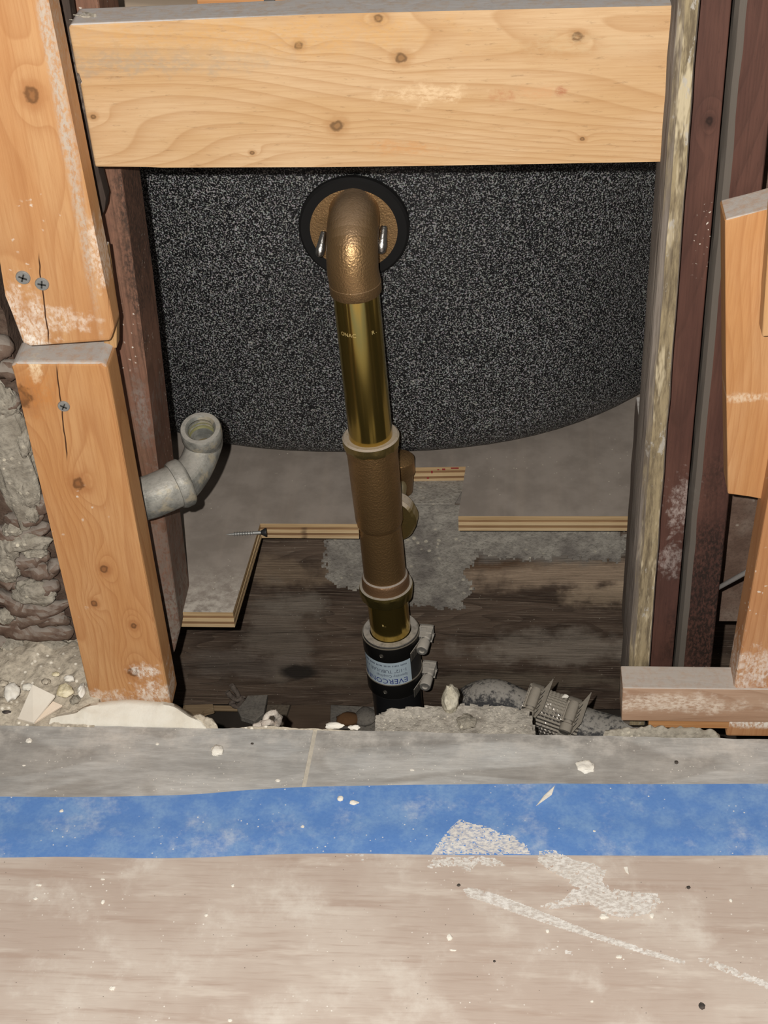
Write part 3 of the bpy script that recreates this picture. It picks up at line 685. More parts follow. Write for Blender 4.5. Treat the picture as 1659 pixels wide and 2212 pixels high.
# label
lw0, lw1 = 0.62, -1.75; r_ = R1 * 0.985 + 0.0003; a_, b_ = axs(1374.5), axs(1421)
bm = bmesh.new(); cols = []
for i in range(41):
    th_ = lw0 + (lw1 - lw0) * i / 40; d_ = FV * math.cos(th_) + RV * math.sin(th_)
    cols.append([bm.verts.new(AXT + AD * s + d_ * rr) for (s, rr) in ((a_, r_), (b_, r_), (b_, r_ - 0.0003), (a_, r_ - 0.0003))])
for i in range(40):
    for k in range(4): bm.faces.new((cols[i][k], cols[i + 1][k], cols[i + 1][(k + 1) % 4], cols[i][(k + 1) % 4]))
bm.faces.new(cols[0]); bm.faces.new(cols[-1][::-1])
lab = mesh('label', bm, plain('pale_blue_label', (0.44, 0.53, 0.60), 0.5, 0.4, 0.06), coup, smooth=40); lab['label'] = 'pale blue printed label, upside down'
M_ink1 = plain('navy_ink', (0.028, 0.040, 0.20), 0.6, 0.2, 0.0); M_ink2 = plain('grey_ink', (0.06, 0.07, 0.11), 0.6, 0.2, 0.0)
Ll = b_ - a_; q0 = 0.46
wrap('print', 'EVERCONNECT', Ll * 0.315, r_, q0, b_ - Ll * 0.285, M_ink1, lab, True, 0.98)
wrap('print', 'Specialty Couplings', Ll * 0.15, r_, q0, b_ - Ll * 0.47, M_ink2, lab, True, 0.95)
wrap('print', '1-1/2" TUBULAR x 1-1/2"', Ll * 0.20, r_, q0, b_ - Ll * 0.70, M_ink2, lab, True, 0.95)
bm = bmesh.new()
for k in range(34):
    if k % 6 == 5: continue
    a = q0 - 0.02 - k * 0.05; d_ = FV * math.cos(a) + RV * math.sin(a); t_ = FV * -math.sin(a) + RV * math.cos(a)
    box(AXT + AD * (b_ - Ll * 0.87) + d_ * (r_ + 0.0001), (0.0006, Ll * 0.06, 0.0002), Matrix((t_, AD, d_)).transposed(), bm=bm)
mesh('fine_print', bm, M_ink2, lab)['kind'] = 'stuff'
# plastic stack below
RA = R1 * 0.90
bm = lathe(AXT, AD, [(sB - 0.006, RA), (sB + 0.17, RA)], 48); o = mesh('drain_stack', bm, plain('black_plastic_pipe', (0.012, 0.012, 0.013), 0.35, 0.5, 0.2), smooth=40, org=AXT + AD * (sB + 0.17))
tag(o, 'glossy black plastic drain pipe below the labelled coupling', 'pipe')

# ================================================================== TIMBER
# --- new orange furring at the left, upper piece
FY = 0.84
def board(name, pix, y, thick, mat_fn, label, cat='stud', bev=0.002, skew=None, parent=None, pts=None, group=None, seg=3):
    P_ = pts or pxY(pix, y); org = cen(P_) + V((0, thick / 2, 0))
    bm = prism(P_, skew or (0, thick, 0), bev, seg)
    o = mesh(name, bm, mat_fn(org), parent, org=org)
    if label: tag(o, label, cat, group)
    return o
def loc(org, y): return lambda px, py: tuple(atY(px, py, y) - org)
WH = (0.80, 0.74, 0.66)
def m_ul(org):
    L = loc(org, FY)
    return wood('orange_fir_upper', (0.66, 0.375, 0.155), (0.60, 0.30, 0.11), (0.46, 0.20, 0.065), 'z', [(L(68, 205), 0.0058)], 2.3, 13.0,
                [(L(20, 690), (0.02, 0.05, 0.02), WH, 0.55, 0.9, 90.0), (L(30, 735), (0.018, 0.05, 0.006), WH, 0.8, 0.9, 130.0), (L(215, 560), (0.006, 0.05, 0.02), WH, 0.5, 0.9, 120.0), (L(130, 690), (0.018, 0.05, 0.008), WH, 0.45, 0.9, 120.0),
                 (L(112, 100), (0.004, 0.06, 0.12), (0.45, 0.42, 0.37), 0.6, 0.3, 40.0), (L(150, 350), (0.003, 0.06, 0.1), (0.45, 0.42, 0.37), 0.4, 0.3, 40.0)], specks=(75.0, 0.55), cracks=((L(82, 540), L(107, 752), 0.0006),), tint=(0.77, 0.765, 0.86))
ul = board('furring_strip', [(-95, -170), (92, -170), (105, 0), (233, 640), (247, 712), (238, 738), (66, 750), (48, 742), (12, 640), (-75, 100)], FY, 0.020, m_ul,
           'orange fir strip hanging at upper left, two screws near its lower end', 'wood strip', 0.0028)
def m_ll(org):
    L = loc(org, FY)
    return wood('orange_fir_lower', (0.66, 0.36, 0.14), (0.60, 0.295, 0.10), (0.44, 0.18, 0.055), 'z', [(L(170, 1045), 0.0058), (L(203, 1303), 0.0034), (L(289, 1351), 0.0032), (L(288, 1452), 0.0052), (L(45, 855), 0.010), (L(225, 1230), 0.004)], 5.1, 14.0,
                [(L(215, 1505), (0.022, 0.05, 0.006), WH, 0.55, 0.8, 150.0), (L(335, 1500), (0.014, 0.05, 0.012), WH, 0.7, 0.9, 140.0), (L(315, 1450), (0.010, 0.05, 0.006), WH, 0.8, 0.8, 160.0), (L(75, 800), (0.004, 0.05, 0.010), (0.80, 0.66, 0.45), 0.8, 0.8, 160.0),
                 (L(85, 845), (0.012, 0.05, 0.016), (0.48, 0.19, 0.05), 0.55, 0.6, 70.0)], specks=(70.0, 0.55), cracks=((L(120, 780), L(147, 1000), 0.0006),), tint=(0.77, 0.765, 0.86))
ll = board('furring_strip', [(22, 790), (34, 783), (218, 783), (232, 792), (300, 1165), (371, 1534), (196, 1521), (140, 1270), (36, 830)], FY, 0.029, m_ll,
           'orange fir strip standing at lower left in plaster, one screw near its top', 'wood strip', 0.0028)
def screwhead(px, py, y, r, parent, ang):
    c = atY(px, py, y); bm = lathe(c + V((0, 0.0035, 0)), V((0, -1, 0)), [(0, r * 0.5), (0.0026, r), (0.0040, r), (0.0046, r * 0.9)], 28)
    q = mesh('screw_head', bm, M_zinc, parent, smooth=40, org=c)
    bm = bmesh.new()
    for k in (0, 1): box(c + V((0, -0.0012, 0)), (r * 1.15, 0.0006, r * 0.22), Matrix.Rotation(ang + k * math.pi / 2, 3, 'Y'), bm=bm)
    mesh('cross_recess', bm, M_slot, q, org=c)
screwhead(50, 599, FY, 0.0048, ul, 0.4); screwhead(91, 613, FY, 0.0046, ul, 0.2); screwhead(138, 877, FY, 0.0042, ll, 0.5)
# shim behind the left strips
board('wood_shim', [(212, 536), (229, 538), (252, 700), (252, 752), (225, 752)], FY + 0.024, 0.010, lambda o: wood('shim_fir', (0.62, 0.40, 0.17), (0.55, 0.32, 0.12), (0.40, 0.20, 0.07), 'z', (), 8.0, 20.0, tint=(0.77, 0.765, 0.86)),
      'thin pale wood shim tucked behind the left orange strips', 'shim', 0.0006)
# --- old studs at the left
def m_old(org):
    L = loc(org, 0.945)
    return wood('old_red_stud', (0.165, 0.085, 0.058), (0.125, 0.060, 0.042), (0.055, 0.030, 0.020), 'z', (), 1.1, 16.0,
                [(L(345, 1250), (0.03, 0.10, 0.07), (0.25, 0.22, 0.20), 0.65, 1.2, 120.0), (L(390, 1370), (0.02, 0.10, 0.05), (0.27, 0.24, 0.20), 0.6, 1.0, 120.0), (L(290, 500), (0.012, 0.10, 0.10), (0.04, 0.028, 0.022), 0.85, 0.6, 60.0),
                 (L(310, 900), (0.006, 0.10, 0.03), (0.26, 0.23, 0.21), 0.6, 0.9, 120.0), (L(330, 1120), (0.03, 0.10, 0.09), (0.13, 0.075, 0.045), 0.5, 0.9, 60.0)], specks=(110.0, 0.50), dents=0.5, rough=0.8, tint=(1.4, 1.4, 1.35))
OY = 0.945
rt = atY(258, 365, OY); rb = atY(388, 1352, OY); k = (rb - rt) / (rb.z - rt.z)
xr = lambda z: rt.x + (z - rt.z) * k.x
zb = atY(388, 1413, OY).z
P_ = [V((-0.300, OY, 0.80)), V((xr(0.80), OY, 0.80)), V((xr(0.3) + 0.0012, OY, 0.3)), V((xr(0.12) - 0.0008, OY, 0.12)), V((xr(zb + 0.028), OY, zb + 0.028)), V((xr(zb) - 0.008, OY, zb)), V((-0.300, OY, zb))]
board('old_stud', None, OY, 0.055, m_old, 'old reddish dark stud at left, sawn off above the joist', 'stud', 0.003, pts=P_)
P_ = pxY([(100, -60), (140, -60), (176, 180), (214, 372), (229, 430), (226, 455), (207, 492), (150, 300)], 0.905)
board('dark_board', None, 0.905, 0.012, lambda o: wood('dark_old_board', (0.060, 0.042, 0.033), (0.045, 0.031, 0.025), (0.025, 0.017, 0.013), 'z', (), 3.0, 16.0, [(loc(o, .905)(155, 150), (.01, .05, .02), (0.22, 0.18, 0.15), .6, 1.0, 100.0)], dents=0.4),
      'dark brown thin board with rounded lower corner behind the upper left strip', 'board', 0.0008, pts=P_)
# --- crosspiece
BY = 0.868
def m_beam(org):
    L = loc(org, BY)
    return wood('pale_pine_crosspiece', (0.80, 0.545, 0.275), (0.72, 0.455, 0.200), (0.52, 0.270, 0.095), 'x', [(L(866, 125), 0.0040), (L(728, 272), 0.0044), (L(1248, 80), 0.0036), (L(202, 252), 0.0020), (L(545, 330), 0.0016), (L(1258, 300), 0.0018), (L(645, 98), 0.003), (L(818, 40), 0.003)], 4.4, 17.0,
                [(L(250, 132), (0.05, 0.05, 0.008), (0.30, 0.23, 0.16), 0.55, 1.0, 90.0), (L(420, 128), (0.05, 0.05, 0.007), (0.36, 0.27, 0.18), 0.45, 1.0, 90.0), (L(925, 205), (0.022, 0.05, 0.005), (0.66, 0.49, 0.31), 0.6, 0.8, 90.0),
                 (L(1088, 205), (0.007, 0.05, 0.004), (0.36, 0.15, 0.07), 0.5, 0.6, 200.0), (L(1212, 198), (0.003, 0.05, 0.003), (0.30, 0.10, 0.05), 0.7, 0.4, 200.0), (L(1165, 200), (0.012, 0.05, 0.004), (0.48, 0.25, 0.12), 0.4, 0.7, 150.0),
                 (L(880, 318), (0.020, 0.05, 0.004), (0.46, 0.22, 0.08), 0.5, 0.7, 90.0), (L(500, 80), (0.09, 0.05, 0.010), (0.50, 0.28, 0.10), 0.5, 0.9, 60.0), (L(1250, 95), (0.03, 0.05, 0.006), (0.46, 0.32, 0.18), 0.5, 0.9, 90.0)],
                dents=0.45, dustc=(0.47, 0.455, 0.455), fib=0.8, tint=(0.635, 0.635, 0.73), kg=0.055)
bp = [(147, 60), (152, 52), (700, 30), (1452, 12), (1485, 12), (1465, 349), (1436, 349), (1000, 357), (700, 361), (350, 362), (205, 362), (172, 180), (188, 168), (165, 160)]
board('crosspiece', bp, BY, 0.026, m_beam, 'pale pine crosspiece with knots nailed across the top of the opening', 'wood beam', 0.0018)
# splinters on the crosspiece's sawn left end
for i, (px, py, qx, qy) in enumerate(((158, 32, 196, 40), (150, 42, 186, 52), (172, 28, 205, 34))):
    a = atY(px, py, BY + 0.012 + 0.004 * i); b = atY(qx, qy, BY + 0.010)
    bm = sweep([a, a.lerp(b, 0.5) + V((0, 0, 0.0006)), b], [0.0002, 0.0008, 0.0012], 6); mesh('splinter', bm, M_mortar, bpy.data.objects['crosspiece'])
# timber beyond, just seen above the crosspiece
P_ = pxY([(420, 10), (420, -90), (905, -110), (905, 0), (700, 3)], 0.99); P_[0].z -= 0.03; P_[-1].z -= 0.03; P_[-2].z -= 0.03
cb = board('back_brace', None, 0.99, 0.03, lambda o: wood('orange_brace', TAN[0], TAN[1], TAN[2], 'x', (), 6.6, 18.0, tint=(0.77, 0.765, 0.86)), 'orange wood brace peeking above the crosspiece with a dark nail', 'wood beam', 0.001, pts=P_)
c = atY(582, 2, 0.985); mesh('nail', lathe(c + V((0, 0.02, 0)), V((0, -1, 0.0)), [(0, 0.0016), (0.018, 0.0016), (0.018, 0.0036), (0.022, 0.0036)], 16), metal('dark_nail', (0.14, 0.13, 0.12), 0.5, 0.8), cb)

# --- right-hand side
def m_jamb(org):
    t = NT('worn_jamb_board'); P = t.obj; s = t.sep(P)
    a = t.noise(t.scale(P, (60.0, 20.0, 7.0)), 1.0, 5.0, 0.65); fb = t.noise(t.scale(P, (500.0, 500.0, 20.0)), 1.0, 3.0, 0.6)
    side = t.mix(t.map(a, 0.35, 0.65), (0.125, 0.102, 0.086), (0.195, 0.165, 0.14)); side = t.mix(t.map(fb, 0.35, 0.6, 0.4, 0.0), side, (0.05, 0.038, 0.03))
    fr = t.mix(t.map(t.noise(t.scale(P, (220.0, 100.0, 26.0)), 1.0, 5.0, 0.7), 0.36, 0.62), (0.115, 0.088, 0.056), (0.27, 0.215, 0.13))
    fr = t.mix(t.map(t.noise(t.scale(P, (90.0, 90.0, 14.0)), 1.0, 4.0, 0.7), 0.52, 0.62, 0.0, 0.95), fr, (0.44, 0.37, 0.25))
    fr = t.mix(t.map(t.noise(t.scale(P, (160.0, 90.0, 60.0)), 1.0, 4.0, 0.7), 0.58, 0.66, 0.0, 0.8), fr, (0.36, 0.335, 0.30))
    ny = t.sep(t.n('ShaderNodeNewGeometry').outputs['True Normal'])[1]
    k = t.map(t.math('ADD', ny, t.math('MULTIPLY', t.math('SUBTRACT', a, 0.5), 0.6)), -0.80, -0.97, 0.0, 1.0)
    t.bump(t.math('ADD', a, fb), 0.5, 0.002); return t.fin(t.mix(k, side, fr), 0.85, 0.0, 0.2)
JYa = 0.852
zpl = 0.0385
def vboard(name, pl, pr, y, thick, z0, z1, mat_fn, label, cat='stud', bev=0.002, wob=0.0, sd=0.0, parent=None):
    """upright board: pl, pr = two pixels each on the left and right front edges"""
    a, b = atY(*pl[0], y), atY(*pl[1], y); c, d = atY(*pr[0], y), atY(*pr[1], y)
    fl_ = lambda z: a.x + (b.x - a.x) * (z - a.z) / (b.z - a.z); fr_ = lambda z: c.x + (d.x - c.x) * (z - c.z) / (d.z - c.z)
    n = 24 if wob else 1; zs = [z1 + (z0 - z1) * i / n for i in range(n + 1)]
    P_ = [V((fl_(z) + wob * nz(z * 40, sd, 0), y, z)) for z in zs] + [V((fr_(z) + wob * nz(z * 30, sd + 5, 0), y, z)) for z in zs[::-1]]
    return board(name, None, y, thick, mat_fn, label, cat, bev, pts=P_, parent=parent)
def upright(name, pl, pr, y, thick, ch, cd, z0, z1, mat_fn, label, cat, wob=0.0006, sd=0.0):
    """upright board whose worn front left arris is cut back ch wide and cd deep; pl on the arris' rear, pr on the front right edge"""
    a, b = atY(*pl[0], y + cd), atY(*pl[1], y + cd); c, d = atY(*pr[0], y), atY(*pr[1], y); bm = bmesh.new(); rings = []; n = 40
    for i in range(n + 1):
        z = z0 + (z1 - z0) * i / n; l = a.x + (b.x - a.x) * (z - a.z) / (b.z - a.z) + wob * nz(z * 40, sd, 0); r = c.x + (d.x - c.x) * (z - c.z) / (d.z - c.z) + wob * nz(z * 30, sd + 5, 0)
        k = ch * (1 + 0.25 * nz(z * 22, sd + 9, 0)); rings.append([bm.verts.new((x, yy, z)) for (x, yy) in ((l, y + thick), (l, y + cd), (l + k * 0.45, y + cd * 0.35), (l + k, y + 0.0008), (l + k + 0.0012, y), (r - 0.0008, y), (r, y + 0.001), (r, y + thick))])
    for i in range(n):
        for k in range(8): bm.faces.new((rings[i][k], rings[i][(k + 1) % 8], rings[i + 1][(k + 1) % 8], rings[i + 1][k]))
    bm.faces.new(rings[0]); bm.faces.new(rings[-1]); org = V(((a.x + c.x) / 2, y + thick / 2, (z0 + z1) / 2))
    return tag(mesh(name, bm, mat_fn(org), org=org, smooth=25), label, cat)
ja = upright('jamb_board', ((1455, 0), (1350, 1440)), ((1512, 0), (1403, 1440)), JYa, 0.036, 0.0046, 0.007, -0.03, 0.80, m_jamb, 'weathered thin upright board with yellowish plaster-crusted edge right of the opening', 'board', 0.0007, 2.0)
vboard('cripple_board', ((1380, 905), (1341, 1470)), ((1395, 905), (1356, 1470)), 0.942, 0.030, -0.02, atY(1385, 905, 0.942).z, lambda o: wood('grey_old_cripple', (0.125, 0.100, 0.085), (0.09, 0.070, 0.058), (0.045, 0.032, 0.025), 'z', (), 9.0, 15.0, dents=0.5, tint=(1.5, 1.5, 1.5)),
       'short dark grey board behind the lower part of the jamb board', 'board', 0.0015, 0.0006, 7.0)
RED = ((0.135, 0.062, 0.046), (0.098, 0.044, 0.034), (0.055, 0.026, 0.020))
def m_red(sd):
    def f(org):
        L = loc(org, 0.872)
        return wood('dark_red_stud', RED[0], RED[1], RED[2], 'z', [(L(1532, 262), 0.003)] if sd < 3 else (), sd, 10.0, [(L(1475, 1095), (0.008, 0.1, 0.02), (0.42, 0.36, 0.33), 0.55, 1.2, 160.0), (L(1447, 1210), (0.008, 0.1, 0.012), (0.42, 0.36, 0.33), 0.5, 1.2, 160.0), (L(1545, 1330), (0.03, 0.1, 0.10), (0.014, 0.009, 0.007), 0.95, 0.5, 20.0)], specks=(150.0, 0.58), lstr=0.45, dents=0.35, tint=(0.74, 0.72, 0.70))
    return f
vboard('red_stud', ((1500, 0), (1392, 1440)), ((1581, 0), (1452, 1440)), 0.872, 0.075, -0.03, 0.80, m_red(2.0), 'dark reddish stud directly right of the plaster-crusted jamb board', 'stud', 0.0012)
def m_redgrey(org):
    m = m_red(4.0)(org); nt = m.node_tree; b = nt.nodes['Principled BSDF']; lk = b.inputs['Base Color'].links[0].from_socket
    g = nt.nodes.new('ShaderNodeNewGeometry'); sp = nt.nodes.new('ShaderNodeSeparateXYZ'); mr = nt.nodes.new('ShaderNodeMapRange'); mx = nt.nodes.new('ShaderNodeMix'); mx.data_type = 'RGBA'
    nt.links.new(g.outputs['True Normal'], sp.inputs[0]); nt.links.new(sp.outputs[0], mr.inputs[0]); mr.inputs[1].default_value = -0.15; mr.inputs[2].default_value = -0.35; mr.inputs[4].default_value = 0.9
    nt.links.new(mr.outputs[0], mx.inputs[0]); nt.links.new(lk, mx.inputs[6]); mx.inputs[7].default_value = (0.115, 0.10, 0.085, 1); nt.links.new(mx.outputs[2], b.inputs['Base Color'])
    return m
upright('red_stud', ((1588, 0), (1457, 1440)), ((1690, 0), (1536, 1440)), 0.878, 0.070, 0.0048, 0.007, -0.03, 0.80, m_redgrey, 'dark reddish stud with grey worn arris behind the short orange strip at upper right', 'stud', 0.0004, 6.0)
# mottled backing at lower right and the board behind the gap
vboard('mottled_board', ((1534, 1080), (1512, 1445)), ((1700, 1080), (1660, 1445)), 0.952, 0.012, -0.01, 0.47, lambda o: stone('mottled_brown_backing', (0.145, 0.095, 0.072), (0.10, 0.062, 0.046), (0.20, 0.155, 0.125), 45.0, 0.5, extra=((120.0, 0.5, (0.34, 0.29, 0.24)),)),
       'mottled brown backing board behind the nail at lower right', 'board', 0.001)
# short orange strip, upper right
def m_ru(org):
    return wood('orange_fir_short', (0.66, 0.365, 0.150), (0.60, 0.300, 0.105), (0.46, 0.20, 0.065), 'z', (), 11.0, 15.0, [(loc(org, .845)(1600, 860), (0.02, .05, .003), (0.72, 0.60, 0.45), .6, .9, 90.0)], dustc=(0.48, 0.45, 0.42), tint=(0.77, 0.765, 0.86))
board('furring_strip', [(1566, 478), (1568, 474), (1670, 449), (1700, 444), (1700, 1090), (1640, 1076), (1572, 1068), (1568, 780)], 0.846, 0.026, m_ru, 'short orange fir strip with slanted dusty top at upper right', 'wood strip', 0.0016)
board('furring_strip', [(1668, 430), (1760, 410), (1760, 720), (1646, 729), (1652, 640)], 0.828, 0.016, lambda o: wood('pale_fir_edge', (0.74, 0.46, 0.21), (0.66, 0.38, 0.15), (0.50, 0.25, 0.09), 'z', (), 13.0, 15.0, tint=(0.77, 0.765, 0.86)), 'pale orange strip end cut off by the right photo edge, above mid height', 'wood strip', 0.0016)
def m_rl(org):
    L = loc(org, 0.826)
    return wood('orange_fir_right', (0.62, 0.33, 0.14), (0.55, 0.265, 0.10), (0.42, 0.175, 0.06), 'z', (), 17.0, 14.0, [(L(1600, 1480), (0.016, .05, .012), WH, .6, 1.1, 130.0), (L(1640, 1440), (0.02, .05, .015), WH, .5, 1.2, 130.0), (L(1625, 1562), (0.05, .05, .0045), (0.84, 0.78, 0.70), .95, .3, 100.0),
                (L(1590, 1520), (0.03, .05, .02), (0.36, 0.16, 0.08), .5, .8, 40.0)], specks=(90.0, 0.5), tint=(0.77, 0.765, 0.86))
P_ = pxY([(1712, 800), (1830, 800), (1745, 1594), (1567, 1592), (1662, 1060)], 0.826)
board('furring_strip', None, 0.826, 0.030, m_rl, 'orange fir strip standing at lower right with a white plaster line near its foot', 'wood strip', 0.003, pts=P_)
# bottom plate stub
def m_plate(org):
    return wood('dusty_plate', (0.62, 0.43, 0.28), (0.53, 0.34, 0.21), (0.40, 0.235, 0.135), 'x', (), 21.0, 13.0, [(loc(org, .826)(1440, 1515), (0.06, .05, .008), (0.74, 0.64, 0.53), .7, .9, 70.0)], dustc=(0.44, 0.40, 0.365), tint=(0.72, 0.70, 0.74))
a = atZ(1345, 1486, zpl); bpt = V((a.x, a.y, 0)); xr_ = atZ(1700, 1490, zpl).x
P_ = [V((a.x, a.y, zpl)), V((xr_, a.y, zpl)), V((xr_, a.y, 0.003)), V((a.x + 0.001, a.y, 0.003))]
board('bottom_plate', None, a.y, 0.024, m_plate, 'short dusty bottom plate carrying the right-hand upright boards', 'wood plate', 0.0012, pts=P_)
P_ = [V((a.x + 0.022, a.y + 0.002, 0.0028)), V((xr_, a.y + 0.002, 0.0028)), V((xr_, a.y + 0.002, -0.006)), V((a.x + 0.022, a.y + 0.002, -0.006))]
board('packing_strip', None, a.y + 0.002, 0.02, lambda o: wood('packing_fir', TAN[0], TAN[1], TAN[2], 'x', (), 23.0, 18.0, tint=(0.77, 0.765, 0.86)), 'thin orange packing strip under the short bottom plate', 'wood strip', 0.0005, pts=P_)
# nail jutting out
a = atY(1526, 1284, 0.893); b = atY(1612, 1236, 0.862); d = (b - a).normalized()
o = mesh('bent_nail', lathe(a, d, [(-0.004, 0.0), (0.002, 0.0017), ((b - a).length, 0.0019), ((b - a).length + 0.002, 0.0019)], 16), metal('grey_nail', (0.36, 0.34, 0.32), 0.6, 0.5), smooth=40)
tag(o, 'grey nail jutting out slantwise beside the lower right strip', 'nail')

# ================================================================== LEFT PLASTER BACK
wy = 0.905
A_ = atY(-200, 560, wy); B_ = atY(190, 1500, wy)
wl = thing('wall_left', None, None, (A_.x, wy, -0.03), kind='structure')
bm = bmesh.new(); gr = []; nx, nzz = 60, 110
for i in range(nx + 1):
    col_ = []
    for j in range(nzz + 1):
        x = -0.62 + (B_.x + 0.62 + 0.002) * i / nx; z = -0.03 + 0.80 * j / nzz
        col_.append(bm.verts.new((x, wy + 0.006 * nz(x * 18, z * 50, 1.0) + 0.004 * nz(x * 50, z * 120, 3.0), z)))
    gr.append(col_)
for i in range(nx):
    for j in range(nzz): bm.faces.new((gr[i][j], gr[i + 1][j], gr[i + 1][j + 1], gr[i][j + 1]))
r = bmesh.ops.extrude_face_region(bm, geom=list(bm.faces))
for e in r['geom']:
    if isinstance(e, bmesh.types.BMVert): e.co.y = wy + 0.025
mesh('plaster_sheet', bm, M_key, wl, smooth=60)
def keyrope(pts, r, sd):
    path = spline([atY(a, b, wy - 0.006 - 0.003 * (k % 2)) for k, (a, b) in enumerate(pts)], 6); n = len(path)
    rad = [r * (0.25 + 0.75 * math.sin(math.pi * min(1, max(0, i / (n - 1)))) ** 0.6) * (1 + 0.3 * nz(i * 0.35, sd, 2.0)) for i in range(n)]
    bm = sweep(path, rad, 14, prof=lambda a, i: 0.9 + 0.42 * nz(math.cos(a) * 1.6, math.sin(a) * 1.6, i * 0.45 + sd))
    mesh('plaster_key', bm, M_keytop, wl, smooth=60)
ropes = [([(-60, 1285), (0, 1290), (50, 1312), (100, 1318), (150, 1300)], .0085), ([(-60, 1320), (0, 1330), (40, 1340), (80, 1332), (140, 1325)], .008), ([(-60, 1352), (0, 1352), (60, 1362), (130, 1366), (160, 1360)], .0085),
         ([(60, 1388), (85, 1400), (120, 1408), (165, 1396)], .0066), ([(-40, 1412), (0, 1410), (60, 1416), (120, 1418), (170, 1428)], .009), ([(-30, 1440), (10, 1450), (60, 1455), (100, 1440), (130, 1430)], .0066),
         ([(-60, 1240), (0, 1246), (30, 1258), (70, 1262)], .0076), ([(40, 1232), (80, 1232), (110, 1228), (125, 1215)], .0088), ([(-40, 1145), (10, 1155), (60, 1150), (105, 1138)], .0090), ([(10, 1120), (50, 1122), (95, 1112)], .0070),
         ([(20, 1205), (50, 1212), (85, 1205), (100, 1195)], .0072), ([(60, 1270), (100, 1268), (130, 1262)], .0080), ([(-40, 800), (10, 795), (40, 805)], .008), ([(-20, 870), (15, 868), (45, 862)], .009), ([(80, 1345), (120, 1335), (150, 1345)], .007),
         ([(-40, 1380), (10, 1385), (50, 1380)], .0080), ([(30, 1440), (90, 1470), (160, 1462)], .007), ([(60, 1075), (85, 1090), (100, 1070)], .008), ([(-40, 760), (0, 750), (25, 758)], .009)]
for i, (p, r) in enumerate(ropes): keyrope(p, r, i * 1.7)
def mlump(px, py, w_, h_, sd, y=None, dep=0.007, mat=None, tilt=0.0):
    y = y or wy - 0.012; c = atY(px, py, y); k = depth(c) / F
    mesh('mortar_lump', lump(c, (w_ * k / 2, dep, h_ * k / 2 / 0.8), 4, 0.32, 1.5, sd, Matrix.Rotation(tilt, 3, 'Y')), mat or M_mortar, wl, smooth=70)
for a in ((28, 985, 95, 290, 1.0), (8, 870, 60, 70, 2.2), (75, 1280, 100, 50, 3.1), (15, 1225, 60, 60, 4.7), (55, 1170, 110, 34, 5.2), (20, 1180, 46, 56, 6.6), (28, 1142, 46, 22, 7.3), (75, 1190, 60, 16, 8.4), (12, 1330, 40, 30, 9.9), (25, 1395, 60, 36, 10.4), (110, 1395, 70, 30, 11.8), (35, 1440, 70, 32, 12.3), (60, 1060, 50, 80, 13.9), (70, 1105, 30, 40, 15.2), (52, 960, 34, 60, 16.6)):
    mlump(*a)
# rubble bank at the foot of the left wall
bm = bmesh.new(); gr = []; nx, ny = 110, 36
x0 = atZ(-200, 1520, 0).x; x1 = atZ(215, 1530, 0).x
for i in range(nx + 1):
    c_ = []
    for j in range(ny + 1):
        x = x0 + (x1 - x0) * i / nx; y = 0.815 + 0.085 * j / ny; ey = EL.y + (ER.y - EL.y) * (x - EL.x) / (ER.x - EL.x); y = ey - 0.002 + (0.902 - ey) * j / ny
        h = 0.0005 + 0.014 * (j / ny) ** 0.8 + 0.004 * nz(x * 60, y * 60, 0.5) * min(1, j / 6) + 0.003 * nz(x * 170, y * 170, 2.5) * min(1, j / 5)
        c_.append(bm.verts.new((x, y, max(-0.002, h))))
    gr.append(c_)
for i in range(nx):
    for j in range(ny): bm.faces.new((gr[i][j], gr[i + 1][j], gr[i + 1][j + 1], gr[i][j + 1]))
r = bmesh.ops.extrude_face_region(bm, geom=list(bm.faces))
for e in r['geom']:
    if isinstance(e, bmesh.types.BMVert): e.co.z = -0.012
o = mesh('rubble_bank', bm, M_rubble, smooth=60); tag(o, 'bank of crumbled beige plaster rubble at the foot of the left wall', 'rubble', kind='stuff')
# smooth plaster fillet around the foot of the lower left strip
def hsmear(x, y): return 0.0
fp = [(150, 1566), (200, 1535), (250, 1522), (330, 1520), (378, 1532), (412, 1548), (440, 1567), (380, 1573), (250, 1570)]
bm = bmesh.new(); gr = []; pa = spline([V((a, b, 0)) for a, b in ((110, 1552), (160, 1540), (200, 1524), (260, 1517), (330, 1521), (375, 1528), (402, 1545), (440, 1562))], 8); pb = spline([V((a, b, 0)) for a, b in ((105, 1566), (150, 1567), (200, 1568), (260, 1569), (330, 1571), (375, 1572), (405, 1573), (446, 1574))], 8)
for i, (a, b) in enumerate(zip(pa, pb)):
    row = []
    for k in range(10):
        q = a.lerp(b, k / 9); zz = 0.011 * (1 - k / 9) ** 0.8 * math.sin(math.pi * min(1, max(0.04, i / (len(pa) - 1)))) ** 0.5
        p = atZ(q.x, q.y, zz); p.z = zz + 0.0012 * nz(p.x * 90, p.y * 90, 1.0) + 0.0008 * nz(p.x * 300, p.y * 300, 1.0); row.append(bm.verts.new(p))
    p = row[0].co + V((0, 0.006, -0.003)); row.insert(0, bm.verts.new(p)); gr.append(row)
for i in range(len(gr) - 1):
    for k in range(10): bm.faces.new((gr[i][k], gr[i + 1][k], gr[i + 1][k + 1], gr[i][k + 1]))
r = bmesh.ops.extrude_face_region(bm, geom=list(bm.faces))
for e in r['geom']:
    if isinstance(e, bmesh.types.BMVert): e.co.z = min(e.co.z, -0.006) if e.co.z < 0 else -0.008
o = mesh('plaster_fillet', bm, M_plaster, smooth=60); tag(o, 'smooth cream plaster fillet spread round the foot of the lower left strip', 'plaster')

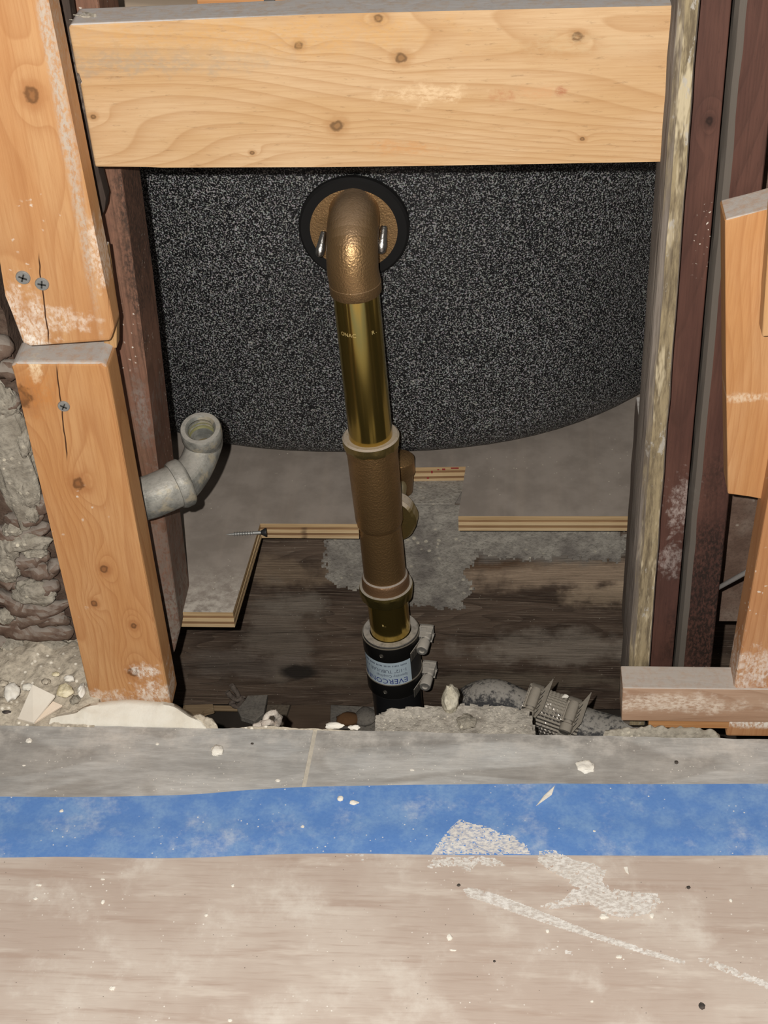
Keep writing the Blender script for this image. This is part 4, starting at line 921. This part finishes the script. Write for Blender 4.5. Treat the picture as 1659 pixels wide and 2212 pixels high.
# ================================================================== LOWER PIT
# broken slabs and scraps seen under the joist
ZP = -0.318
def scrap(name, pix, z, th_, mat, label, cat, tilt=0.0):
    P_ = pxZ(pix, z); c = cen(P_)
    for p in P_: p.z += tilt * (p.x - c.x)
    q = mesh(name, prism(P_, (0, 0, -th_), 0.0006, 1), mat); return tag(q, label, cat)
M_card = wood('brown_scrap', (0.115, 0.080, 0.056), (0.09, 0.060, 0.042), (0.05, 0.032, 0.022), 'x', (), 31.0, 12.0, dusty=False)
M_stonep = stone('grey_scrap', (0.155, 0.14, 0.125), (0.20, 0.18, 0.155), (0.11, 0.10, 0.09), 40.0, 0.5)
M_scr2 = stone('brown_grey_scrap', (0.115, 0.09, 0.07), (0.15, 0.12, 0.09), (0.08, 0.06, 0.048), 40.0, 0.5)
M_lath = wood('tan_lath', (0.30, 0.215, 0.13), (0.24, 0.165, 0.095), (0.13, 0.085, 0.05), 'x', (), 33.0, 10.0, dusty=False)
scrap('scrap_board', [(625, 1512), (715, 1505), (712, 1600), (600, 1600)], ZP, 0.012, M_card, 'flat brown scrap board lying in the pit under the joist', 'scrap wood')
scrap('stone_slab', [(706, 1500), (830, 1500), (840, 1600), (694, 1600)], ZP - 0.001, 0.011, M_stonep, 'grey stained slab in the pit just left of the drain pipe', 'stone slab')
scrap('broken_shard', [(535, 1502), (578, 1500), (570, 1540), (550, 1557), (520, 1548), (512, 1530), (525, 1520)], ZP + 0.03, 0.007, M_stonep, 'grey broken shard with jagged lower edge in the pit', 'shard')
scrap('scrap_board', [(575, 1505), (632, 1505), (608, 1575), (590, 1600), (556, 1600)], ZP + 0.006, 0.010, M_scr2, 'olive brown scrap between the grey shard and the brown board in the pit', 'scrap wood')
scrap('lath_piece', [(398, 1522), (460, 1520), (462, 1530), (440, 1534), (432, 1542), (402, 1545)], ZP + 0.02, 0.008, M_lath, 'tan splintered lath scrap at the left end of the pit', 'scrap wood')
bm = box((atY(480, 1515, JY).x, JY - 0.004, Jz - 0.002), (0.085, 0.006, 0.0035), None, 0.0008); o = mesh('lath_strip', bm, M_lath); tag(o, 'narrow tan lath edge under the left end of the joist', 'lath')
for (px, py, w_, h_, z, sd, m, lb) in ((752, 1553, 26, 16, ZP + .004, 3.0, plain('rust_stain', (0.13, 0.065, 0.028), .9), 'rust-brown round stone on the grey slab in the pit'), (790, 1548, 24, 22, ZP + .004, 5.0, M_stonep, 'round grey stone on the slab beside the drain pipe')):
    c = atZ(px, py, z); k = depth(c) / F; o = mesh('pit_stone', lump(c, (w_ * k, h_ * k * 1.2, 0.006), 3, 0.2, 1.2, sd), m, smooth=60); tag(o, lb, 'stone')
c = atY(583, 1553, 0.86); 
bm = bmesh.new()
for i, pts in enumerate(([(548, 1572), (570, 1560), (578, 1545), (592, 1540), (600, 1552), (592, 1566)], [(592, 1540), (603, 1553), (595, 1572)], [(565, 1566), (585, 1560), (590, 1572)])):
    sweep(spline([atY(a, b, 0.842 + 0.004 * k) for k, (a, b) in enumerate(pts)], 5), 0.0026, 8, bm=bm, prof=lambda a, i: 1 + 0.6 * nz(a * 2, i * 0.7, 3))
o = mesh('fibre_tuft', bm, stone('pale_fibre', (0.62, 0.55, 0.48), (0.50, 0.42, 0.36), (0.68, 0.62, 0.55), 200.0, 0.5), smooth=60); tag(o, 'pale torn fibre tuft curling up behind the tile edge', 'fibre')
bm = bmesh.new()
for i, pts in enumerate(([(500, 1480), (515, 1505), (500, 1520), (520, 1530)], [(490, 1495), (510, 1512), (525, 1508), (515, 1525)])):
    sweep(spline([atY(a, b, JY - 0.006 - 0.003 * i) for a, b in pts], 6), 0.0028, 8, bm=bm, prof=lambda a, i: 1 + 0.5 * nz(a * 2, i * 0.5, 3))
o = mesh('cobweb_clump', bm, stone('dusty_web', (0.12, 0.095, 0.08), (0.16, 0.13, 0.11), (0.09, 0.07, 0.06), 200.0, 0.5), smooth=60); tag(o, 'brown dusty fibre clump hanging on the joist\'s lower edge', 'fibre')
# concrete lump in front of the stack
CZ = -0.045
pts = pxZ([(806, 1542), (840, 1529), (930, 1521), (990, 1520), (1090, 1521), (1148, 1528), (1156, 1545), (1160, 1590), (1170, 1640), (806, 1640)], CZ)
bm = film(pts, 0.0022, lambda x, y, e: e > 0.0022 + 0.0022 * nz(x * 200, y * 200, 1.0), lambda x, y: 0.055 + 0.0022 * nz(x * 60, y * 60, 2) + 0.0014 * nz(x * 160, y * 160, 6))
for v in bm.verts: v.co.z -= 0.055
M_conc = stone('pale_concrete', (0.40, 0.365, 0.315), (0.52, 0.475, 0.41), (0.31, 0.275, 0.235), 120.0, 0.9, extra=((260.0, 0.42, (0.66, 0.60, 0.50)),))
o = mesh('concrete_lump', bm, M_conc, smooth=60); tag(o, 'rough pale concrete lump in front of the black drain stack', 'concrete')
def pebble(px, py, z, w_, h_, sd, lb, mat, name='plaster_crumb', cat='crumb', grp=None, sub=3, flat=0.6):
    c = atZ(px, py, z); k = depth(c) / F; c.z = z + h_ * k * flat * 0.42
    o = mesh(name, lump(c, (w_ * k / 2, h_ * k / 2, h_ * k * flat / 2), sub, 0.35, 1.4, sd), mat, smooth=50); return tag(o, lb, cat, grp)
M_cream = stone('cream_crumb', (0.56, 0.51, 0.40), (0.66, 0.61, 0.50), (0.48, 0.43, 0.34), 150.0, 0.5)
pebble(974, 1528, CZ, 36, 60, 4.0, 'cream pointed crumb on the rear edge of the concrete lump', M_cream, flat=1.0)
pebble(1007, 1566, CZ, 42, 44, 8.0, 'grey round pebble embedded in front of the concrete lump', M_mortar, 'pebble', 'stone', flat=0.5)
# rubber elbow, shielded coupling with worm clamps, black pipe
YE = 0.985
rub = thing('rubber_elbow', 'dusty black rubber pipe elbow arching out behind the concrete lump', 'pipe elbow', atY(1000, 1560, YE))
def dusty_rub(n):
    t = NT(n); P = t.obj; a = t.noise(P, 260.0, 4.0, 0.7); b = t.noise(P, 60.0, 3.0, 0.6)
    g = t.math('ADD', t.nrmz(), t.math('ADD', t.math('MULTIPLY', t.math('SUBTRACT', a, 0.5), 2.2), t.math('MULTIPLY', t.math('SUBTRACT', b, 0.5), 1.2)))
    col = t.mix(t.map(g, 0.45, 1.05, 0.03, 1.0), (0.028, 0.028, 0.031), (0.27, 0.25, 0.225)); t.bump(a, 0.3, 0.001); return t.fin(col, 0.75, 0.0, 0.3)
M_drub = dusty_rub('dusty_black_rubber')
path = spline([atY(a, b, YE + k) for (a, b, k) in ((985, 1640, 0), (995, 1570, 0), (1018, 1525, 0), (1062, 1508, -.004), (1105, 1518, -.008), (1150, 1538, -.012))], 7)
mesh('body', sweep(path, [0.0165 + 0.002 * math.sin(i * 0.12) for i in range(len(path))], 32), M_drub, rub, smooth=60)
p0 = atY(1128, 1528, YE - 0.012); p1 = atY(1250, 1572, YE - 0.026); dd = (p1 - p0).normalized(); LL = (p1 - p0).length
cc = thing('pipe_coupling', 'dirty steel-shielded pipe coupling with checkered band behind the right tile edge', 'pipe coupling', p0.lerp(p1, 0.5) - V((0, 0, 0.03)))
M_chk = None
def chk():
    t = NT('dust_caked_shield'); P = t.obj; a = t.noise(P, 110.0, 4.0, 0.7)
    g = t.math('ADD', t.nrmz(), t.math('MULTIPLY', t.math('SUBTRACT', a, 0.5), 1.0)); k = t.map(g, 0.52, 0.75)
    col = t.mix(k, (0.34, 0.31, 0.28), (0.27, 0.24, 0.20)); t.bump(a, 0.4, 0.001)
    return t.fin(col, t.math('MAXIMUM', k, 0.3), t.math('SUBTRACT', 0.9, t.math('MULTIPLY', k, 0.9)), 0.4)
M_chk = chk(); RC = 0.0230
bm = bmesh.new(); nA, nS = 90, 30; d_, a_, b_ = frame(dd); R_ = []
for j in range(nS + 1):
    R_.append([bm.verts.new(p0 + dd * (LL * j / nS) + (a_ * math.cos(2 * math.pi * i / nA) + b_ * math.sin(2 * math.pi * i / nA)) * (RC + 0.00055 * ((i % 2) * (j % 2)) - 0.00035 * (1 - (i % 2)) )) for i in range(nA)])
for j in range(nS):
    for i in range(nA): bm.faces.new((R_[j][i], R_[j][(i + 1) % nA], R_[j + 1][(i + 1) % nA], R_[j + 1][i]))
bm.faces.new(R_[0][::-1]); bm.faces.new(R_[-1]); mesh('shield', bm, M_chk, cc)
M_clamp = metal('dirty_clamp', (0.34, 0.31, 0.27), 0.42, 0.75, 200.0, 0.3, 0.25, 0.95, (0.29, 0.255, 0.21), lo=0.2, hi=0.6)
up_ = V((0, -0.35, 0.94)); up_ = (up_ - dd * up_.dot(dd)).normalized(); tg_ = dd.cross(up_)
if tg_.y > 0: tg_ = -tg_
for f in (0.14, 0.80):
    c = p0 + dd * LL * f
    bd_ = mesh('band', lathe(c, dd, [(-0.0055, RC), (-0.0055, RC + 0.0016), (0.0055, RC + 0.0016), (0.0055, RC)], 60), M_clamp, cc, smooth=30)
    up2 = (up_ * 0.97 + tg_ * 0.10).normalized(); t2 = dd.cross(up2); t2 = t2 if t2.y < 0 else -t2
    hc = c + up2 * (RC + 0.0058)
    mesh('worm_screw', lathe(hc - t2 * 0.012, t2, [(0, 0.004), (0.003, 0.0050), (0.018, 0.0050), (0.019, 0.0042), (0.021, 0.0042), (0.022, 0.0058), (0.029, 0.0058), (0.030, 0.0045), (0.029, 0.002)], 24), M_clamp, bd_, smooth=35)
    mx = Matrix((t2, dd, up2)).transposed(); mesh('saddle', box(hc - up2 * 0.003 - t2 * 0.002, (0.020, 0.0125, 0.005), mx, 0.001), M_clamp, bd_)
    dv = (-t2 * 0.55 + up2 * 0.75 ).normalized(); dv = (V((0.55, 0.35, 0.55)) - dd * 0.0).normalized(); sx = dd; 
    n3 = t2.cross(dv).normalized(); 
    st = mesh('strap_end', box(hc + dv * 0.006 + dd * 0.005 + t2 * 0.004, (0.018, 0.0006, 0.030), Matrix((dv, n3, t2 if t2.z > 0 else -t2)).transposed(), 0.0002), M_clamp, bd_)
    for k in range(5):
        mesh('slot', box(hc + dv * 0.004 + dd * 0.005 + t2 * (-0.006 + 0.0045 * k), (0.005, 0.0011, 0.0013), Matrix((dv, n3, t2)).transposed()), M_slot, bd_)
pth = [p1 - dd * 0.012, p1 + dd * 0.02 + V((0, 0, 0.002)), p1 + dd * 0.05 + V((0, 0, 0.008)), p1 + dd * 0.10 + V((0, 0, 0.012))]
o = mesh('waste_pipe', sweep(spline(pth, 6), 0.0195, 32, prof=lambda a, i: 1 + 0.04 * nz(a * 2, i * 0.4, 1)), M_drub, smooth=60); tag(o, 'dirt-caked black pipe leaving the checkered coupling towards the bottom plate', 'pipe')
pebble(1222, 1507, atY(1222, 1507, YE - .028).z, 15, 9, 3.3, 'small white crumb lying on the checkered pipe coupling', M_chip, flat=1.0)
def ridge(name, rear, front, h, sd, mat, label):
    bm = bmesh.new(); gr = []; A = spline([V((a, b, 0)) for a, b in rear], 24); B = spline([V((a, b, 0)) for a, b in front], 24)
    for i, (a, b) in enumerate(zip(A, B)):
        row = []; e = math.sin(math.pi * min(1, max(0.03, i / (len(A) - 1)))) ** 0.4
        for k in range(15):
            q = a.lerp(b, k / 14); p = atZ(q.x, q.y, 0.0); m = math.sin(math.pi * min(1, 0.08 + k / 14)) * e
            p.z = -0.004 + (h + 0.004) * m + h * m * (0.9 * nz(p.x * 90, p.y * 90, sd) + 0.6 * nz(p.x * 240, p.y * 240, sd + 3)); row.append(bm.verts.new(p))
        gr.append(row)
    for i in range(len(gr) - 1):
        for k in range(14): bm.faces.new((gr[i][k], gr[i + 1][k], gr[i + 1][k + 1], gr[i][k + 1]))
    r = bmesh.ops.extrude_face_region(bm, geom=list(bm.faces))
    for e in r['geom']:
        if isinstance(e, bmesh.types.BMVert): e.co.z = -0.012
    return tag(mesh(name, bm, mat, smooth=50), label, 'rubble', kind='stuff')
ridge('mortar_crumbs', [(1310, 1572), (1400, 1574), (1480, 1578), (1556, 1580)], [(1300, 1593), (1400, 1594), (1480, 1596), (1560, 1597)], 0.006, 3.0, M_mortar, 'crumbled grey mortar along the rear tile edge beneath the bottom plate')
ridge('lime_crumbs', [(395, 1556), (425, 1546), (448, 1548), (468, 1560)], [(395, 1574), (425, 1576), (448, 1577), (474, 1578)], 0.006, 8.0, M_rubble, 'little heap of lime crumbs at the right end of the plaster fillet')
ridge('tile_edge_dust', [(470, 1570), (560, 1568), (640, 1572), (810, 1574)], [(470, 1577), (560, 1577), (640, 1579), (810, 1583)], 0.0016, 5.0, M_rubble, 'pale crust of dust along the rear tile edge left of the drain')
pebble(722, 1571, 0.0, 40, 16, 71.0, 'flat white crumb on the rear tile edge right of the grout joint', M_chip, flat=0.8)
pebble(765, 1574, 0.0, 26, 12, 73.0, 'smaller white crumb on the rear tile edge near the drain pipe', M_chip, flat=0.8)
# ================================================================== GALVANISED FITTING
def galv_mat():
    t = NT('weathered_galvanised'); P = t.obj; a = t.noise(P, 55.0, 4.0, 0.65); b = t.noise(P, 300.0, 3.0, 0.6)
    col = t.mix(t.map(a, 0.36, 0.64), (0.145, 0.145, 0.132), (0.29, 0.28, 0.25)); col = t.mix(t.map(b, 0.3, 0.5, 0.4, 0.0), col, (0.10, 0.095, 0.08))
    col = t.mix(t.map(t.noise(t.add(P, (1, 4, 2)), 40.0, 4.0, 0.7), 0.55, 0.66, 0.0, 0.7), col, (0.36, 0.31, 0.22))
    col = t.dust(col, (0.40, 0.375, 0.335), 0.8, 0.45, 0.9); t.bump(t.math('ADD', a, b), 0.3, 0.0012); return t.fin(col, 0.55, 0.25, 0.4)
M_galv = galv_mat()
ge = thing('pipe_elbow', 'weathered grey galvanised pipe elbow with open threaded mouth at left', 'pipe elbow', atY(330, 1085, 0.915))
gp = [atY(a, b, y) for (a, b, y) in ((438, 968, 0.945), (432, 1000, 0.937), (408, 1034, 0.925), (388, 1048, 0.919))]
mo = atY(433, 926, 0.948); mo_d = V((0.02, -0.30, 0.95)).normalized(); km = depth(mo) / F; RO = 45 * km
gp = [mo - mo_d * 0.012, mo - mo_d * 0.020] + [atY(a, b, y) for (a, b, y) in ((425, 1003, 0.940), (402, 1036, 0.926), (382, 1050, 0.918))]
pt = spline(gp, 7); n = len(pt)
mesh('street_elbow', sweep(pt, [RO * (0.97 - 0.10 * math.sin(math.pi * min(1, i / (n - 1) * 1.1))) for i in range(n)], 36, cap=False), M_galv, ge, smooth=60)
RI = 30 * km
bm = lathe(mo, -mo_d, [(0.027, RI * 0.82), (0.013, RI * 0.86), (0.0105, RI), (0.0085, RI * 0.93), (0.0070, RI), (0.0050, RI * 0.93), (0.0035, RI), (0.0015, RI * 0.95), (0.0, RI * 1.05), (-0.0008, RI * 1.12), (-0.0008, RO * 0.95), (0.0005, RO), (0.0095, RO), (0.0115, RO * 0.96), (0.014, RO * 0.93)], 48, cap=False)
mesh('mouth', bm, M_galv, ge, smooth=40)
mesh('thread_core', lathe(mo - mo_d * 0.024, -mo_d, [(0, RI * 0.83), (0.002, RI * 0.83)], 32), plain('rusty_bore', (0.12, 0.095, 0.055), 0.9), ge)
bm = lathe(mo, -mo_d, [(0.0120, RI * 0.90), (0.0105, RI * 0.985), (0.0090, RI * 0.91), (0.0075, RI * 0.985), (0.0060, RI * 0.91), (0.0045, RI * 0.985), (0.0030, RI * 0.92)], 40, cap=False); mesh('thread', bm, metal('yellowed_thread', (0.34, 0.32, 0.16), 0.45, 0.5), ge, smooth=30)
q0_ = atY(396, 1042, 0.921); q1_ = atY(352, 1062, 0.912)
gp2 = [q0_, q1_, atY(318, 1075, 0.909), atY(262, 1086, 0.908)]
pt = spline(gp2, 7); n = len(pt); k2 = depth(q0_) / F
mesh('coupling_elbow', sweep(pt, [52 * k2 * (0.90 + 0.02 * (i / n)) for i in range(n)], 36), M_galv, ge, smooth=60)
d_ = (q1_ - q0_).normalized()
mesh('bead', lathe(q0_ - d_ * 0.004, d_, [(0, 40 * k2), (0.001, 50 * k2), (0.003, 54 * k2), (0.009, 54 * k2), (0.0115, 51 * k2), (0.012, 44 * k2)], 40), M_galv, ge, smooth=50)

# loose screw on the subfloor tongue
a = atZ(490, 1161, ZS); b = atZ(576, 1156, ZS); a.z = b.z = ZS + 0.0034; d = (b - a).normalized(); L = (b - a).length
sw = thing('wood_screw', 'loose grey wood screw lying on the notch corner of the plywood', 'screw', a.lerp(b, .5))
pr = [(0, 0.0002), (0.006, 0.0012)]; x = 0.006
while x < L * 0.68: pr += [(x + 0.0009, 0.0013), (x + 0.0013, 0.0023), (x + 0.0017, 0.0013)]; x += 0.0024
mesh('threaded_shank', lathe(a, d, pr, 16), M_zinc, sw, smooth=30)
mesh('plain_shank', lathe(a, d, [(x - 0.001, 0.0016), (L - 0.004, 0.0017)], 16), M_zinc, sw, smooth=30)
mesh('head', lathe(a, d, [(L - 0.005, 0.0017), (L - 0.001, 0.0040), (L, 0.0041), (L + 0.0003, 0.0036)], 20), metal('dark_screw_head', (0.07, 0.07, 0.075), 0.5, 0.8), sw, smooth=30)

# ================================================================== CHIPS, CRUMBS AND SMEARS
def chip(name, pix, zs, th_, mat, label, cat='plaster chip'):
    P_ = [atZ(a, b, z) for (a, b), z in zip(pix, zs)]
    return tag(mesh(name, prism(P_, (0, 0.0004, -th_), 0.0003, 1), mat), label, cat)
M_flat = stone('flat_wall_chip', (0.72, 0.66, 0.57), (0.68, 0.61, 0.52), (0.75, 0.69, 0.61), 30.0, 0.1, fine=0.04, extra=((90.0, 0.62, (0.08, 0.06, 0.05)),))
chip('wall_chip', [(70, 1478), (119, 1502), (72, 1561), (38, 1552)], (0.026, 0.020, 0.004, 0.004), 0.0022, M_flat, 'large flat four-sided cream chip leaning on the rubble at lower left')
chip('wall_chip', [(114, 1514), (135, 1523), (72, 1562), (84, 1548)], (0.013, 0.012, 0.003, 0.005), 0.0022, stone('peach_chip', (0.74, 0.62, 0.50), (0.70, 0.58, 0.46), (0.76, 0.65, 0.54), 30.0, 0.1, fine=0.04), 'narrow peach-cream chip beneath the large flat chip at lower left')
M_yel = stone('yellow_lime', (0.70, 0.60, 0.38), (0.78, 0.70, 0.52), (0.62, 0.52, 0.33), 120.0, 0.5)
for (px, py, w_, h_, z, m, lb) in ((28, 1505, 34, 46, .010, M_chip, 'large white lime lump left of the flat cream chip'), (143, 1500, 34, 34, .010, M_yel, 'yellowish lime lump between the flat chip and the orange strip'), (60, 1488, 24, 20, .012, M_plaster, 'cream lump just above the flat cream chip'), (121, 1459, 16, 12, .014, M_yel, 'small yellow lump at the top of the rubble bank'),
                                   (164, 1517, 22, 24, .004, M_mortar, 'grey-brown lump beside the foot of the lower left strip'), (178, 1498, 16, 34, .008, M_chip, 'upright white flake against the lower left strip'), (150, 1470, 24, 18, .013, M_chip, 'white crumb under the orange strip on the rubble bank'), (15, 1540, 20, 10, .003, M_chipdark, 'dark grit lump near the left photo edge'), (8, 1480, 20, 18, .012, M_rubble, 'beige crumb on the rubble at the left photo edge'), (100, 1475, 20, 16, .013, M_rubble, 'beige crumb above the peach-cream chip'), (160, 1540, 12, 8, .003, M_rubble, 'tiny beige crumb left of the plaster fillet')):
    pebble(px, py, z, w_, h_, px * 0.13, lb, m, 'lime_lump', 'crumb', flat=0.7)
crumbs = [(63, 1602, 13, 13, M_chip, 'white crumb on the tile near the left photo edge', 0), (470, 1625, 26, 30, M_chip, 'large white plaster flake on the left tile', 0), (600, 1687, 12, 9, M_chip, 'small white flake on the left tile just above the tape', 0), (1265, 1661, 40, 34, M_chip, 'largest white pointed plaster flake on the right tile', 0), (1461, 1648, 9, 11, M_chipdark, 'dark crumb on the right tile', 0),
          (890, 1664, 9, 7, M_chip, 'tiny pale flake on the right tile left of centre', 0), (545, 1607, 7, 6, M_chipdark, 'tiny dark speck on the left tile', 0), (52, 1654, 7, 5, M_chip, 'tiny white speck low on the left tile', 0), (340, 1608, 9, 7, M_chip, 'tiny white crumb near the top of the left tile', 0),
          (735, 1727, 14, 14, M_chip, 'left white crumb of a pair on the tape', 1), (765, 1735, 18, 12, M_chip, 'right white crumb of a pair on the tape', 1), (133, 1753, 9, 8, M_chip, 'small white crumb on the tape near its left end', 1), (654, 1787, 8, 8, M_chip, 'small white crumb in the middle of the tape', 1), (1284, 1796, 6, 5, M_chip, 'tiny white speck on the tape right of centre', 1),
          (84, 1913, 12, 7, M_chip, 'white flake on the board below the tape at far left', 2), (77, 1942, 11, 8, M_chip, 'white crumb under the far left flake on the board', 2), (222, 1950, 9, 13, M_chip, 'upright white crumb on the board, left part', 2), (222, 1900, 10, 6, M_chip, 'flat white flake on the board below the tape, left part', 2), (503, 1914, 8, 9, M_chip, 'white crumb on the board left of centre', 2),
          (446, 1978, 8, 8, M_chip, 'white crumb left of centre, midway down the board', 2), (243, 2136, 13, 10, M_chip, 'white crumb near the lower left corner of the board', 2), (497, 2205, 10, 8, M_chip, 'white crumb at the bottom photo edge', 2), (971, 2027, 13, 17, M_chip, 'white crumb below the left end of the long smear', 2), (1337, 2068, 13, 9, M_chip, 'white oval crumb below the long smear', 2),
          (991, 1913, 8, 8, M_chipdark, 'dark crumb above the left end of the long smear', 2), (1487, 1918, 9, 9, M_chipdark, 'dark crumb on the board right of the spackle patch', 2), (1516, 2175, 13, 16, M_chipdark, 'dark crumb near the lower right corner of the board', 2), (1578, 1946, 8, 11, M_chip, 'white crumb on the board far right', 2), (1408, 1980, 10, 14, M_chip, 'white crumb at the right end of the spackle patch', 2), (1304, 1981, 18, 14, M_chip, 'white crumb below the spackle patch', 2), (1183, 2012, 9, 10, M_chip, 'white crumb between the patch and the bottom, under the long smear', 2), (1068, 2077, 6, 6, M_chipdark, 'tiny dark speck on the board below the long smear', 2),
          (979, 2053, 14, 5, M_chip, 'flat white flake below the crumb under the long smear', 2), (1279, 2164, 7, 7, M_chip, 'white crumb near the bottom centre right', 2)]
for i, (px, py, w_, h_, m, lb, lay) in enumerate(crumbs):
    pebble(px, py, (0.0, 0.0012, BZ)[lay] if not (lay == 1 and py > 1770) else BZ + .0008, w_, h_, 50 + i * 1.3, lb, m, 'plaster_crumb', 'crumb', 'crumbs scattered on the floor', 3 if w_ > 12 else 2, 0.45)
chip('plaster_sliver', [(1199, 1696), (1192, 1717), (1157, 1742), (1175, 1718)], (.0022, .0022, .0030, .0022), 0.0006, M_chip, 'thin white pointed plaster sliver lying on the tape')
chip('plaster_sliver', [(1347, 1872), (1356, 1871), (1359, 1889), (1352, 1884)], (BZ + .001,) * 4, 0.0008, M_chip, 'small white triangular sliver on the board below the tape')
tz = BZ + 0.0012
def smear_mat():
    t = NT('thin_dried_spackle'); P = t.obj; a = t.noise(t.scale(P, (1.0, 1.8, 1.0)), 260.0, 5.0, 0.7); b = t.noise(P, 60.0, 3.0, 0.6)
    col = t.mix(t.map(b, 0.35, 0.65), (0.84, 0.81, 0.77), (0.77, 0.73, 0.68)); t.l(t.map(a, 0.34, 0.60, 0.30, 0.92), t.b.inputs['Alpha']); t.bump(a, 0.3, 0.0006)
    return t.fin(col, 0.85, 0.0, 0.2)
M_smear = smear_mat()
def smear(name, pix, z, label, thr, cell=0.0008, h=0.00022, fr=300.0, elong=1.0):
    def keep(x, y, e): return nz(x * fr, y * fr * elong, 2.0) + 0.55 * nz(x * fr * 2.6, y * fr * 2.6, 5.0) + min(0.35, e * 60) > thr
    bm = film(pxZ(pix, z), cell, keep, lambda x, y: h * (1 + 0.6 * nz(x * 260, y * 260, 3)), solid=False)
    return tag(mesh(name, bm, M_smear, smooth=60), label, 'plaster smear')
smear('spackle_smear', [(993, 1770), (1020, 1780), (1050, 1785), (1080, 1800), (1110, 1806), (1138, 1828), (1146, 1846), (1090, 1846), (1030, 1846), (932, 1846), (952, 1815), (970, 1792)], tz, 'scraped white spackle patch on the lower edge of the blue tape', -0.22, fr=330.0, elong=1.5)
smear('spackle_smear', [(938, 1852), (1000, 1851), (1060, 1851), (1080, 1858), (1094, 1872), (1060, 1872), (1030, 1866), (1015, 1884), (985, 1872), (950, 1872), (918, 1880)], BZ, 'white spackle streak on the board directly below the scraped tape patch', -0.12, fr=330.0, elong=1.3)
smear('spackle_smear', [(1166, 1838), (1200, 1838), (1240, 1858), (1280, 1865), (1310, 1880), (1300, 1905), (1330, 1922), (1380, 1928), (1420, 1930), (1428, 1950), (1400, 1975), (1350, 1985), (1310, 1975), (1280, 1955), (1250, 1955), (1190, 1965), (1165, 1958), (1220, 1940), (1240, 1918), (1215, 1895), (1185, 1880), (1160, 1860)], tz, 'broad ragged white spackle patch on the board below the tape', -0.20, fr=300.0)
smear('spackle_smear', [(1000, 1921), (1015, 1917), (1060, 1928), (1100, 1942), (1160, 1965), (1220, 1990), (1285, 2016), (1350, 2035), (1410, 2055), (1480, 2076), (1478, 2084), (1400, 2064), (1330, 2042), (1270, 2024), (1200, 2002), (1120, 1975), (1060, 1953), (1010, 1938)], BZ, 'long narrow white spackle streak slanting down the board', -0.50, fr=170.0)
smear('spackle_smear', [(1508, 2070), (1530, 2070), (1600, 2098), (1659, 2122), (1720, 2150), (1720, 2162), (1640, 2130), (1560, 2098), (1515, 2082)], BZ, 'faint continuation of the long streak at the right photo edge', -0.15, fr=170.0)
smear('spackle_smear', [(745, 1848), (790, 1846), (800, 1855), (780, 1862), (755, 1855)], BZ + 0.0008, 'small white smear on the lower tape edge left of centre', 0.0, fr=150.0)
smear('spackle_smear', [(1160, 2050), (1180, 2048), (1245, 2056), (1240, 2064), (1200, 2056), (1165, 2056)], BZ, 'short broken white scrape below the broad spackle patch', 0.05, fr=160.0)
